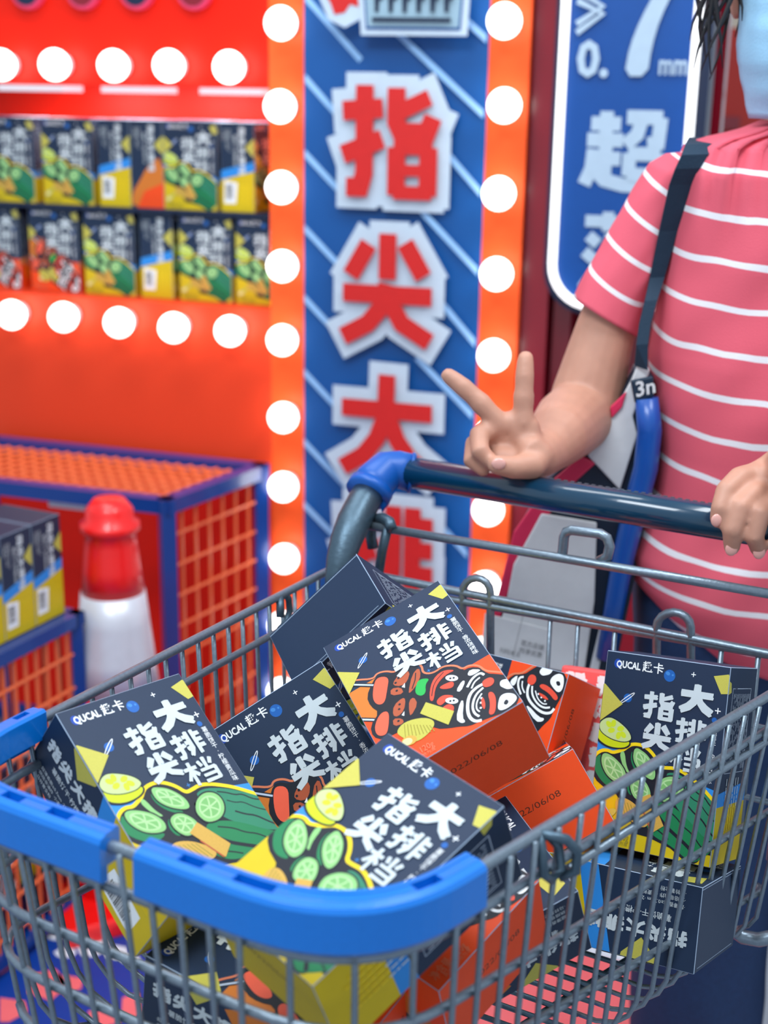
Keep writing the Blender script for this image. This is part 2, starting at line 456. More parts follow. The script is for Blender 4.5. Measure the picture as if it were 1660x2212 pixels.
def front_cucumber(a):
    a.poly([(0, .64), (.10, .70), (.20, .75), (.05, .80), (0, .86)], ink('blue'))
    a.poly([(0, .80), (.5, .80), (1, 1.22), (1, HU), (0, HU)], ink('yellow'))
    a.poly([(.86, .90), (1, .93), (1, 1.06)], ink('blue'))
    common(a, '薯脆饼干·柠檬黄瓜味')
    # outline and dark silhouette
    out = [(-.03, 1.0), (-.018, .834), (.036, .781), (.092, .768), (.136, .782), (.182, .763), (.225, .745), (.255, .715), (.292, .688), (.371, .683), (.437, .712), (.495, .765), (.53, .825), (.574, .824), (.651, .812), (.724, .832), (.798, .87), (.87, .913), (.936, .966), (1.02, 1.036)]
    sil = out + [(1.02, 1.40), (.95, 1.40), (.90, 1.47), (.84, HU + .02), (.80, 1.48), (.68, 1.41), (.50, 1.365), (.40, 1.36), (.30, 1.20), (.20, 1.09), (.10, 1.06), (.03, 1.02), (-.03, .95)]
    a.poly(sil, ink('dark'))
    a.curve(out, .026, ink('outline_yellow'))
    G = ink('green'); GM = ink('green_mid')
    a.smooth([(.569, .874), (.646, .84), (.793, .888), (.933, .98), (1.03, 1.06), (1.04, 1.30), (.944, 1.293), (.826, 1.199), (.689, 1.106)], GM)
    a.smooth([(.522, 1.066), (.635, 1.085), (.763, 1.145), (.944, 1.293), (1.01, 1.32), (1.0, 1.37), (.93, 1.44), (.86, 1.485), (.80, 1.455), (.67, 1.385), (.533, 1.35), (.448, 1.25)], G)
    for pts, w in (([(.74, .90), (.80, .93), (.85, .97), (.90, .98), (.95, 1.04), (1.01, 1.07)], .010), ([(.77, .98), (.82, 1.02), (.87, 1.03), (.93, 1.10), (1.0, 1.15)], .008),
                   ([(.78, 1.07), (.84, 1.12), (.90, 1.15), (.96, 1.22), (1.0, 1.26)], .012), ([(.60, 1.12), (.70, 1.17), (.76, 1.23), (.84, 1.27), (.92, 1.36), (.98, 1.38)], .010),
                   ([(.55, 1.18), (.62, 1.25), (.70, 1.30), (.80, 1.36), (.85, 1.40), (.90, 1.45)], .026), ([(.50, 1.27), (.58, 1.30), (.66, 1.35)], .010)):
        a.curve(pts, w, ink('dark'))
    for s1 in ([(.053, .796), (-.002, .842), (-.004, .93), (.047, .994), (.111, 1.040), (.178, 1.052), (.244, 1.03), (.2, 1.0)],):
        a.smooth(s1, G)
    a.smooth([(.300, .72), (.285, .80), (.33, .885), (.40, .94), (.44, .95), (.42, .90)], G)
    a.smooth([(.20, .80), (.205, .76), (.235, .755), (.26, .86), (.30, .92), (.25, .90)], ink('pale'))
    a.smooth([(.30, 1.07), (.28, 1.0), (.31, .94), (.36, .95), (.34, 1.08)], G)
    slice_(a, [(.053, .796), (.094, .786), (.167, .815), (.242, .872), (.281, .941), (.276, .993), (.244, 1.015), (.177, 1.005), (.109, .969), (.059, .904), (.042, .844)])
    slice_(a, [(.304, .726), (.33, .706), (.361, .714), (.427, .746), (.483, .813), (.512, .88), (.50, .938), (.441, .932), (.356, .877), (.304, .806)], .4)
    slice_(a, [(.517, .955), (.567, .892), (.653, .866), (.729, .9), (.749, .973), (.717, 1.044), (.643, 1.088), (.544, 1.075), (.512, 1.007)], .2)
    slice_(a, [(.325, 1.066), (.303, 1.005), (.315, .946), (.371, .925), (.427, .942), (.473, .995), (.494, 1.055), (.45, 1.10), (.37, 1.11)], .7)
    # lime
    a.smooth([(-.03, .60), (-.02, .70), (.065, .745), (.145, .752), (.245, .737), (.29, .69), (.24, .66)], ink('dark'))
    a.smooth([(-.01, .60), (-.005, .688), (.065, .730), (.145, .742), (.234, .728), (.275, .69), (.24, .66)], ink('lime_skin'))
    d = a.smooth([(.012, .635), (-.004, .57), (.045, .522), (.10, .51), (.175, .540), (.252, .59), (.288, .651), (.25, .682), (.19, .690), (.10, .678)], ink('lime_pale'))
    a.line(d, .007, ink('dark'), closed=True)
    cx, cy = .145, .60
    for k in range(6):
        t = k * pi / 3 + .3
        a.ell(cx + .062 * cos(t) + .012 * sin(t), cy + .040 * sin(t) + .02 * cos(t), .030, .021, t + .4, ink('lime_core'), n=10, sub=True)
    # chips
    a.poly([(-.02, .258), (.015, .262), (.177, .398), (-.005, .560), (-.02, .57)], ink('chip'))
    a.smooth([(.20, 1.13), (.26, 1.10), (.36, 1.13), (.45, 1.20), (.50, 1.27), (.44, 1.31), (.30, 1.25), (.22, 1.24)], ink('chip_tan'))
    for i in range(7): a.line([(.22 + i * .028, 1.115 + i * .008), (.27 + i * .03, 1.235 + i * .008)], .006, ink('chip_dark'))
    a.poly([(.481, 1.04), (.392, 1.086), (.529, 1.325), (.613, 1.257)], ink('chip_tan'))
    a.line([(.43, 1.16), (.52, 1.32)], .012, ink('meat'))
    a.ell(.10, 1.30, .07, .035, -.6, ink('potato')); a.ell(.16, 1.25, .07, .03, -.6, ink('chip'))
    titles(a)
    a.text('净含量: 120g', .045, 1.425, .062, ink('chip_dark'), wfit=.30)
    a.text('具体以实物为准', .10, 1.465, .030, ink('chip_dark'), wfit=.24)
def front_skewer(a):
    D = ink('dark'); Wt = ink('white')
    a.poly([(0, .575), (.24, .575), (.30, .80), (.30, 1.0), (0, .90)], ink('amber'))
    a.poly([(0, .90), (.25, .95), (1, .95), (1, HU), (0, HU)], ink('redorange'))
    common(a, '薯脆饼干·香浓烧烤味')
    out = [(.02, .46), (.098, .49), (.209, .575), (.25, .541), (.318, .57), (.362, .627), (.423, .61), (.47, .58), (.519, .635), (.556, .705), (.531, .78), (.593, .833), (.679, .819), (.758, .878), (.78, .944), (.834, .942), (.89, .99), (.905, 1.069), (.957, 1.123), (1.03, 1.20)]
    blk = [(.196, .592), (.264, .560), (.344, .63), (.41, .63), (.47, .60), (.527, .68), (.525, .79), (.575, .846), (.66, .831), (.745, .882), (.775, .957), (.837, .964), (.893, 1.02), (.907, 1.10), (.96, 1.15), (1.03, 1.23), (1.03, 1.40), (.985, 1.46), (.934, 1.50), (.86, HU), (.80, HU - .01), (.73, 1.46), (.68, 1.45), (.611, 1.44), (.549, 1.395), (.488, 1.363), (.411, 1.309), (.361, 1.19), (.26, 1.16), (.151, 1.152), (.058, 1.14), (.01, 1.07), (.028, .966), (.13, .895), (.097, .801), (.105, .696)]
    a.smooth(blk, D, 1)
    a.curve(out, .016, ink('outline_orange'))
    a.line([(.03, .49), (.188, .632)], .034, D); a.line([(.05, .507), (.188, .630)], .014, ink('stick'))
    a.line([(-.02, .852), (.075, .935)], .034, D); a.line([(-.02, .852), (.075, .935)], .014, ink('stick'))
    for q in ([(.238, .578), (.315, .635), (.257, .739), (.195, .845), (.143, .825), (.134, .749), (.184, .639)], [(.134, .905), (.195, .93), (.144, 1.049), (.097, 1.12), (.038, 1.083), (.051, .991)]): a.smooth(q, ink('salmon'))
    MT = ink('meat')
    for q in ([(.336, .691), (.424, .66), (.461, .70), (.409, .772), (.352, .781), (.306, .732)], [(.281, .75), (.349, .788), (.345, .86), (.256, .813)], [(.373, .873), (.461, .738), (.530, .705), (.515, .785), (.455, .849), (.387, .885)],
              [(.24, .91), (.321, .886), (.335, .916), (.286, 1.003), (.225, 1.025), (.201, .988)], [(.19, 1.015), (.249, 1.06), (.241, 1.11), (.168, 1.086)], [(.315, 1.027), (.349, .946), (.392, .936), (.39, 1.017), (.302, 1.088)]): a.smooth(q, MT, 1)
    for x, y in ((.366, .698), (.332, .725), (.311, .799), (.261, .968), (.28, .93), (.216, 1.063)): a.ell(x, y, .010, .010, 0, D, 8, True)
    a.line([(.49, .74), (.46, .80), (.41, .86)], .008, D)
    a.poly([(.388, .773), (.371, .815), (.354, .792)], Wt)
    a.poly([(.285, 1.01), (.268, 1.05), (.255, 1.03)], Wt)
    a.smooth([(.434, .868), (.483, .810), (.558, .860), (.505, .888), (.479, .962), (.438, .970), (.412, .92)], ink('pepper'))
    SH = ink('shrimp')
    a.smooth([(.470, 1.04), (.55, .894), (.655, .850), (.745, .92), (.66, .905), (.558, .955), (.492, 1.075)], SH)
    a.curve([(.50, 1.02), (.56, .92), (.66, .875)], .007, D)
    a.smooth([(.618, .980), (.687, 1.0), (.661, 1.055), (.6, 1.026), (.57, .985)], SH)
    a.smooth([(.502, 1.083), (.573, 1.060), (.642, 1.134), (.568, 1.127), (.513, 1.146)], SH)
    a.smooth([(.45, 1.20), (.56, 1.15), (.60, 1.21), (.56, 1.26), (.50, 1.24)], SH)
    for cx, cy in ((.685, .967), (.601, 1.155)):
        a.ell(cx, cy, .050, .026, .85, Wt); a.ell(cx - .010, cy - .004, .009, .010, 0, D, 8, True); a.ell(cx + .012, cy + .008, .009, .010, 0, D, 8, True)
    for q in ([(.737, 1.039), (.752, 1.062), (.685, 1.125), (.66, 1.095)], [(.652, 1.197), (.67, 1.213), (.60, 1.34), (.604, 1.39), (.572, 1.38), (.558, 1.32)], [(.787, 1.016), (.824, .985), (.889, 1.040), (.852, 1.048), (.802, 1.043)]): a.smooth(q, Wt, 1)
    a.curve([(.74, 1.12), (.80, 1.07), (.87, 1.06), (.885, 1.10)], .018, Wt)
    a.curve([(.76, 1.15), (.80, 1.11), (.85, 1.10)], .012, Wt)
    a.curve([(.85, 1.17), (.79, 1.165), (.725, 1.19), (.67, 1.271), (.64, 1.36), (.655, 1.43), (.70, 1.45)], .022, Wt)
    a.curve([(.83, 1.20), (.76, 1.22), (.70, 1.29), (.682, 1.36), (.70, 1.41)], .016, Wt)
    a.curve([(.80, 1.24), (.74, 1.28), (.71, 1.34), (.72, 1.375)], .010, Wt)
    for x, y in ((.78, 1.275), (.76, 1.31), (.74, 1.35)): a.ell(x, y, .009, .009, 0, Wt, 6, True)
    for q in ([(.84, 1.146), (.90, 1.14), (.925, 1.17), (.915, 1.21), (.875, 1.225), (.833, 1.20)], [(.795, 1.26), (.785, 1.337), (.75, 1.39), (.757, 1.315)], [(.835, 1.261), (.869, 1.275), (.864, 1.346), (.80, 1.463), (.755, 1.442), (.81, 1.366)]): a.smooth(q, SH)
    a.smooth([(.93, 1.26), (.96, 1.22), (1.02, 1.26), (1.03, 1.35), (.965, 1.335), (.945, 1.30)], Wt)
    a.smooth([(.895, 1.345), (.942, 1.350), (.985, 1.40), (.978, 1.452), (.905, 1.475), (.85, 1.470), (.83, 1.44), (.858, 1.39)], Wt)
    a.smooth([(.88, 1.42), (.915, 1.395), (.925, 1.43), (.893, 1.45)], D)
    # chips
    a.poly([(-.02, .315), (.014, .327), (.146, .446), (-.009, .602), (-.02, .60)], ink('chip'))
    a.smooth([(.161, 1.143), (.247, 1.097), (.387, 1.158), (.436, 1.251), (.359, 1.311), (.24, 1.325), (.183, 1.22)], ink('chip'))
    for i in range(9): a.line([(.24 + i * .018, 1.12 + i * .016), (.20 + i * .024, 1.24 + i * .010)], .006, ink('chip_dark'))
    a.poly([(.444, 1.043), (.576, 1.251), (.495, 1.334), (.37, 1.108)], ink('chip'))
    a.ell(.215, 1.275, .055, .042, .5, ink('chip_tan')); a.ell(.20, 1.275, .036, .030, .5, ink('potato'))
    titles(a)
    a.text('净含量: 120g', .045, 1.432, .062, ink('outline_orange'), wfit=.30)
    a.text('具体以实物为准', .10, 1.468, .028, ink('outline_orange'), wfit=.24)
def panel_left(a, cuc):
    """left side panel, x right = towards the front fold"""
    X = lambda z: DU - z
    if cuc:
        a.poly([(0, .80), (DU, .64), (DU, .90), (0, 1.02)], ink('blue')); a.poly([(0, .955), (DU, .80), (DU, HU), (0, HU)], ink('yellow'))
        a.poly([(X(.56), .96), (X(.32), 1.0), (X(.35), 1.35), (X(.57), 1.35)], ink('white'))
        y = 1.03
        rng = random.Random(5)
        while y < 1.27:
            w = rng.choice((.004, .006, .010)); a.poly([(X(.54), y), (X(.40), y), (X(.40), y + w), (X(.54), y + w)], ink('barcode')); y += w + rng.choice((.004, .007))
        for i in range(9):
            a.line([(X(.26 - i * .022), 1.02), (X(.26 - i * .022), 1.38)], .006, ink('outline_yellow'))
    else:
        a.smooth([(DU, .56), (DU, HU), (0, HU), (0, 1.25), (.18, 1.0), (.30, .80)], ink('amber'), 1)
        a.poly([(DU, 1.05), (DU, HU), (.10, HU), (.25, 1.2)], ink('redorange'))
    a.poly([(DU + .01, .262), (X(.02), .270), (X(.169), .413), (X(.03), .556), (DU + .01, .562)], ink('chip'))
    for g, v in zip(('zhi', 'jian', 'da', 'pai', 'dang'), (.075, .235, .395, .555, .715)):
        # rotated a quarter turn: the character's right runs down the panel
        a.glyph(g, X(.165), v, .140, .115, .026, ink('cream'), rot=pi / 2, rag=1, seed=3)
    a.text('薯脆饼干·柠檬黄瓜味' if cuc else '薯脆饼干·香浓烧烤味', X(.375), .205, .045, ink('cream'), rot=pi / 2, bold=.01)
    for i, t in enumerate(('·超薄香脆≥0.7mm ·23%', '·烘焙非油炸 ·小麦粉', '·马铃薯全粉')):
        a.text(t, X(.47 + i * .05), .115, .030, ink('cream'), rot=pi / 2)
def panel_right(a, cuc):
    c1 = ink('blue') if cuc else ink('amber'); c2 = ink('yellow') if cuc else ink('redorange')
    a.poly([(0, .95), (DU, .88), (DU, 1.06), (0, 1.10)], c1); a.poly([(0, 1.05), (DU, 1.03), (DU, HU), (0, HU)], c2)
    a.poly([(-.01, .10), (.05, .12), (.07, .19), (-.01, .21)], ink('chip'))
    w = ink('stick')
    a.line([(.10, .16), (.52, .16), (.52, .80), (.10, .80), (.10, .16), (.2, .16)], .006, w)
    rng = random.Random(8)
    for i in range(14):
        x = .14 + i * .027
        y = .20
        while y < .74:
            l = rng.uniform(.02, .10); a.line([(x, y), (x, min(.77, y + l))], .006, w); y += l + rng.uniform(.015, .05)
    for i in range(6):
        x = .16 + i * .05; y = .84
        while y < 1.30:
            l = rng.uniform(.02, .06); a.line([(x, y), (x, y + l)], .012, ink('cream') if y < 1.03 else ink('outline_yellow')); y += l + .012
def panel_back(a, cuc):
    a.ell(.12, .10, .03, .03, 0, ink('logo_blue')); a.text('QUCAL', .10, .125, .06, ink('white'), bold=.03, wfit=.20)
    a.ell(.45, .16, .05, .05, 0, ink('planet'))
    a.glyph('da', .10, .24, .22, .18, .05, ink('cream'), rag=1, seed=9)
    a.text('香脆', .36, .42, .20, ink('cream'), bold=.05)
    a.text('薯脆饼干·好吃', .10, .56, .07, ink('cream'), bold=.02)
    star(a, .8, .3, .02, ink('white')); star(a, .7, .5, .02, ink('white'))
    a.poly([(0, 1.0), (1, .85), (1, HU), (0, HU)], ink('yellow') if cuc else ink('redorange'))
    a.poly([(0, .90), (1, .75), (1, .87), (0, 1.02)], ink('blue') if cuc else ink('amber'))
    a.poly([(.7, .06), (.9, .04), (.95, .16), (.78, .2)], ink('chip'))
def body_mesh(cuc):
    bm = bmesh.new()
    vs = [bm.verts.new((x, y, z)) for x in (0, BW) for y in (0, BH) for z in (0, BD)]
    for f in ((0, 1, 3, 2), (4, 6, 7, 5), (0, 4, 5, 1), (2, 3, 7, 6), (0, 2, 6, 4), (1, 5, 7, 3)): bm.faces.new([vs[i] for i in f])
    bmesh.ops.recalc_face_normals(bm, faces=bm.faces)
    bmesh.ops.bevel(bm, geom=bm.edges[:], offset=.0005, segments=1, affect='EDGES')
    mb = MB(); mb.keep = True
    bm.verts.index_update()
    for f in bm.faces:
        m = ink('navy') if f.calc_area() > 1e-3 else ink('card_edge')
        mb.add([v.co for v in f.verts], [tuple(range(len(f.verts)))], m)
    bm.free()
    return mb
def make_box_mesh(cuc):
    mb = body_mesh(cuc)
    X, Y, Zv = V((1, 0, 0)), V((0, 1, 0)), V((0, 0, 1))
    e = .004
    fr = Art(mb, (0, 0, 0), X * BW, Y * BW, -Zv, (e, 1 - e, e, HU - e)); (front_cucumber if cuc else front_skewer)(fr)
    lf = Art(mb, (0, 0, BD), -Zv * BW, Y * BW, -X, (e, DU - e, e, HU - e)); panel_left(lf, cuc)
    rt = Art(mb, (BW, 0, 0), Zv * BW, Y * BW, X, (e, DU - e, e, HU - e)); panel_right(rt, cuc)
    bk = Art(mb, (BW, 0, BD), -X * BW, Y * BW, Zv, (e, 1 - e, e, HU - e)); panel_back(bk, cuc)
    bt = Art(mb, (0, BH, 0), X * BW, Zv * BW, Y, (e, 1 - e, e, DU - e))
    bt.poly([(0, 0), (1, 0), (1, DU), (0, DU)], ink('yellow') if cuc else ink('redorange'))
    bt.text('2022/06/08', .30, .26, .055, ink('date_ink'), wfit=.45)
    tp = Art(mb, (0, 0, BD), X * BW, -Zv * BW, -Y, (e, 1 - e, e, DU - e))
    tp.line([(.0, .02), (1, .02)], .006, ink('card_edge')); tp.line([(.06, DU - .03), (.94, DU - .03)], .004, ink('card_edge'))
    return mb
cuc_proto = make_box_mesh(True).build('snack_box')
skw_proto = make_box_mesh(False).build('snack_box')
POSE = {
'A': ([-0.2401, 0.9194, 0.9489], [0.685, 0.7281, -0.0256, 0.5718, -0.5591, -0.6004, -0.4514, 0.3966, -0.7993]),
'B': ([-0.1462, 1.0297, 0.8782], [0.8269, 0.317, 0.4645, 0.5579, -0.3589, -0.7483, -0.0704, 0.8779, -0.4737]),
'C': ([-0.0504, 1.0892, 0.9343], [0.8555, 0.2109, 0.4729, 0.3567, -0.9021, -0.243, 0.3753, 0.3766, -0.847]),
'E': ([0.2046, 1.1458, 0.9127], [0.8323, -0.5442, 0.1057, -0.1014, -0.3369, -0.9361, 0.545, 0.7684, -0.3356]),
'D': ([0.0055, 0.8868, 0.954], [0.6687, -0.7388, -0.0842, -0.7034, -0.5917, -0.3939, 0.2411, 0.3226, -0.9153]),
'F': ([-0.078, 1.1334, 0.8762], [0.702, 0.0284, 0.7116, 0.5967, 0.522, -0.6095, -0.3888, 0.8525, 0.3494]),
'G': ([0.0067, 1.2249, 0.7717], [0.2767, 0.4235, 0.8626, 0.7932, -0.6074, 0.0438, 0.5425, 0.6721, -0.504]),
'I': ([0.2622, 0.9662, 0.7005], [0.5006, 0.8094, -0.3069, -0.8609, 0.5025, -0.079, 0.0903, 0.3038, 0.9485]),
'J': ([-0.1672, 0.8502, 0.7917], [0.4865, 0.871, 0.0688, 0.8678, -0.4726, -0.1535, -0.1012, 0.1344, -0.9857]),
'K': ([-0.0829, 0.9166, 0.8173], [0.6537, 0.6691, 0.3536, 0.7372, -0.6686, -0.0978, 0.171, 0.3246, -0.9303]),
'L': ([0.169, 0.9241, 0.7533], [-0.4135, 0.8873, 0.2044, -0.8764, -0.3271, -0.3534, -0.2467, -0.3252, 0.9129]),
}
BLAB = {
 'A': ('cuc', 'lemon cucumber box leaning at the left of the cart, barcode side facing the front rim'),
 'B': ('skw', 'navy grilled skewer biscuit box wedged between the two front cucumber boxes'),
 'C': ('skw', 'highest skewer biscuit box in the cart, orange underside showing the date'),
 'D': ('cuc', 'front cucumber biscuit box behind the curved blue corner bumper, QUCAL corner on top'),
 'E': ('cuc', 'upright cucumber biscuit box leaning on the rear gate of the cart'),
 'F': ('cuc', 'plain dark navy box end pointing up behind the skewer boxes near the handle post'),
 'G': ('skw', 'skewer biscuit box tipped on its side behind the orange date face, orange edge up'),
 'I': ('cuc', 'upside down cucumber biscuit box lying under the upright box at the rear gate'),
 'J': ('skw', 'dark skewer biscuit box lying at the bottom left of the pile behind the front wires'),
 'K': ('skw', 'bright orange box end low behind the near side wires under the corner bumper'),
 'L': ('skw', 'navy and brown box with upside down white letters beside the near side wires'),
}
def extra_pose(px, py, d, xdir, ydir):
    y = V(ydir).normalized(); x = V(xdir); x = (x - y * x.dot(y)).normalized(); z = x.cross(y)
    w_ = lambda c: RT * c.x - UP * c.y + FW * c.z
    X, Y, Zq = w_(x), w_(y), w_(z)
    o = P(px, py, d) - X * BW / 2 - Zq * BD / 2 - Y * BH
    return (tuple(o), tuple(X) + tuple(Y) + tuple(Zq))
POSE['M'] = extra_pose(1160, 1765, 1.20, (.86, -.48, .05), (-.05, -.09, -.99))
BLAB['M'] = ('skw', 'orange box end glimpsed between the highest skewer box and the near side rim')
used = {'cuc': False, 'skw': False}
for k, (o0, R9) in POSE.items():
    kind, lab = BLAB[k]
    pr = cuc_proto if kind == 'cuc' else skw_proto
    o = pr if not used[kind] else pr.copy()
    if used[kind]: col.objects.link(o)
    used[kind] = True
    r = [V(R9[i * 3:i * 3 + 3]) for i in range(3)]
    o.matrix_world = Matrix(((r[0].x, r[1].x, r[2].x, o0[0]), (r[0].y, r[1].y, r[2].y, o0[1]), (r[0].z, r[1].z, r[2].z, o0[2]), (0, 0, 0, 1)))
    tag(o, lab, 'snack box', 'snack boxes heaped in the shopping cart')

# red box with white lettering behind the upright box
mb = MB()
mb.box((0, 0, 0), .115, .02, .17, ink('pink_ink'))
ra = Art(mb, (-.0575, -.010, .085), V((.115, 0, 0)), V((0, 0, -.115)), V((0, -1, 0)), (0, 1, 0, 1.48))
for i in range(7):
    for j in range(2):
        ra.glyph(('zhi', 'pai', 'bao', 'chao')[(i + j) % 4], .05 + j * .3, .04 + i * .2, .2, .16, .05, ink('white'))
ra.smooth([(.0, 1.32), (.3, 1.25), (.6, 1.33), (.6, 1.46), (0, 1.46)], ink('chip_tan'))
o = mb.build('snack_box', bevel=.003)
e_u = V(POSE['E'][1][0:3]); e_v = V(POSE['E'][1][3:6]); e_n = V(POSE['E'][1][6:9])
cpt = P(1250, 1640, 1.33)
o.matrix_world = Matrix(((e_u.x, e_n.x, -e_v.x, cpt.x + .03), (e_u.y, e_n.y, -e_v.y, cpt.y), (e_u.z, e_n.z, -e_v.z, cpt.z), (0, 0, 0, 1)))
tag(o, 'coral red box edge with white characters left of the upright cucumber box', 'snack box')

# ------------------------------------------------------------------ shopping cart
cart_o = V((0.05, 1.0, 0.0))
cart = empty('shopping_cart', cart_o)
tag(cart, 'grey wire shopping cart with blue corner bumpers heaped with snack boxes', 'shopping cart')
C0 = [V(Z(-158, 1681, .94)), V(Z(783, 2026, .94)), V(Z(1775, 1435, .90)), V(Z(725, 1225, .90))]   # far front, near front, near rear, far rear
CR = [.085, .082, .03, .03]
cc = sum(C0, V((0, 0, 0))) / 4
INS = .035
GM_ = ((0, 0), (.033, .036), (.087, .134), (.138, .225), (.25, .27))
def rear_drop(dr):
    for (a, b), (c_, d_) in zip(GM_, GM_[1:]):
        if dr <= c_: return b + (d_ - b) * (dr - a) / (c_ - a)
    return GM_[-1][1]
def corners(drop):
    out = []
    for i, p in enumerate(C0):
        d = V((cc.x - p.x, cc.y - p.y, 0)); dr = drop if i < 2 else rear_drop(drop)
        out.append(p + d * (.32 * dr) + V((0, 0, -dr)))
    return out
def cornerbez(k, t, drop, off=0.0, dz=0.0):
    c = corners(drop); p = c[k]; a = (c[k - 1] - p).normalized(); b = (c[(k + 1) % 4] - p).normalized()
    r = CR[k]; p0 = p + a * r; p2 = p + b * r
    q = p0 * (1 - t) ** 2 + p * 2 * t * (1 - t) + p2 * t * t
    tg = (p - p0) * (1 - t) + (p2 - p) * t
    return q, tg.normalized()
def sidept(k, f, drop):
    """side k runs corner k -> k+1 between the fillets"""
    c = corners(drop); a = c[k]; b = c[(k + 1) % 4]; d = (b - a).normalized()
    p = a + d * CR[k]; q = b - d * CR[(k + 1) % 4]
    return p.lerp(q, f)
def ring(drop):
    pts = []
    for k in range(4):
        for t in [i / 8 for i in range(9)]: pts.append(cornerbez(k, t, drop)[0])
        pts += [sidept(k, f, drop) for f in (.25, .5, .75)]
    return pts
RD = [.033, .087, .138]
mb = MB(); mb.tube(ring(0), .0043, M_steel, 10, closed=True); mb.build('basket_rim', cart, True, cart_o)
def rows(k, extra=()):
    mb = MB()
    for i, dr in enumerate(RD + [.19] * (k == 0)):
        pts = [cornerbez(k, t, dr)[0] for t in (.5, .625, .75, .875, 1)] + [sidept(k, f, dr) for f in (.25, .5, .75)] + [cornerbez((k + 1) % 4, t, dr)[0] for t in (0, .125, .25, .375, .5)]
        mb.tube(pts, .0033 if i else .0036, M_steel, 8)
        if i == 0 and k == 1:
            mb.tube([p + V((.003, -.003, -.0070)) for p in pts[5:]], .0032, M_steel, 8)
    return mb
def down(fn, inward):
    pts = [fn(d) for d in (0, .06, .12, .19)]
    top = pts[-1]; bot = fn(.25)
    for t in (.25, .5, .75, 1):
        a = top.lerp(V((bot.x, bot.y, bot.z)), 1)
        q = top * (1 - t) ** 2 + bot * 2 * t * (1 - t) + (bot + inward * .05) * t * t
        pts.append(q)
    return pts
ins_dir = {}
for k in range(4):
    a, b = C0[k], C0[(k + 1) % 4]; d = (b - a).normalized(); n = V((d.y, -d.x, 0)).normalized()
    if n.dot(cc - a) < 0: n = -n
    ins_dir[k] = n
cnt = {0: 9, 1: 20, 3: 20}
# front (side 0), near side (side 1), far side (side 3)
for k, nm in ((0, 'basket_front'), (1, 'basket_side'), (3, 'basket_side')):
    mb = rows(k)
    for i in range(cnt[k]):
        f = i / (cnt[k] - 1)
        mb.tube(down(lambda d: sidept(k, f, d) - ins_dir[k] * 0.0055 * (d < .2), ins_dir[k]), .0022, M_steel, 8)
    if k == 0:
        for kk in (0, 1):
            for t in (.2, .5, .8): mb.tube(down(lambda d: cornerbez(kk, t, d)[0], (cc - C0[kk]).normalized() * .8), .0022, M_steel, 8)
    mb.build(nm, cart, True, cart_o)
# floor grid; dark zinc paints in the shade of wires seen against the light
mb = MB()
n = cnt[1]
for i in range(n):
    f = i / (n - 1)
    a = sidept(1, f, .25) + ins_dir[1] * .045; b = sidept(3, 1 - f, .25) + ins_dir[3] * .045
    mb.tube([a, b], .0024, M_dsteel, 6)
for i in range(7):
    f = (i + .5) / 7
    a = sidept(0, f, .25) + V((0, 0, -.005)); b = sidept(2, 1 - f, .25) + V((0, 0, -.005))
    mb.tube([a, b], .0028, M_dsteel, 6)
mb.build('basket_floor', cart, True, cart_o)
# rear gate, in the upright plane through the two rear corners
RP = C0[3]; rdir = (C0[2] - C0[3]); rdir.z = 0; rdir.normalize(); RN = V((rdir.y, -rdir.x, 0))
def R(px, py, off=0.0): return PL(px, py, RP + RN * off, RN)
mb = MB()
mb.tube([R(790, 1134), R(1240, 1210), R(1700, 1289)], .0046, M_steel, 10)
mb.tube([R(712, 1246), R(980, 1296), R(1660, 1414), R(1780, 1436)], .0042, M_steel, 10)
for lx, ly, hgt, wd in ((1030, 1305, 62, 60), (1456, 1379, 62, 74)):
    pts = [R(lx - wd / 2 + (-6 if lx > 1200 else 10) * 0, ly + 170), R(lx - wd / 2, ly - 20)]
    for t in range(0, 9):
        an = pi - t * pi / 8
        pts.append(R(lx + wd / 2 * cos(an), ly - 24 - (hgt - 26) * sin(an) * .9))
    pts += [R(lx + wd / 2, ly - 20 + 12), R(lx + wd / 2, ly + 180)]
    mb.tube(pts, .0042, M_steel, 8)
for px in (735, 770, 815, 1190, 1250, 1330, 1560, 1640, 1710):
    p = R(px, 1246 + (px - 712) * .177)
    mb.tube([p, p + V((0, 0, -.21))], .0026, M_steel, 6)
for dz in (.075, .15): mb.tube([C0[3] + V((0, 0, -dz)), C0[2] + V((0, 0, -dz))], .003, M_steel, 6)
mb.tube([R(838, 1140), R(826, 1190), R(815, 1262)], .0052, M_dsteel, 8)
mb.build('rear_gate', cart, True, cart_o)
mb = MB()
mb.tube([R(1212, 1204, -.004), R(1216, 1192, -.004), R(1219, 1160, -.004), R(1224, 1149, -.004), R(1236, 1145, -.004), R(1298, 1153, -.004), R(1312, 1162, -.004), R(1318, 1180, -.004), R(1313, 1202, -.004), R(1296, 1212, -.004)], .0052, M_steel, 10)
mb.build('gate_loop', cart, True, cart_o)
mb = MB()
mb.tube([R(806, 1184, -.02), R(802, 1160, -.02), R(802, 1134, -.018), R(812, 1122, -.012), R(828, 1120, -.006), R(842, 1128, .0), R(846, 1142, .006)], .0062, M_dsteel, 10)
mb.build('gate_hook', cart, True, cart_o)
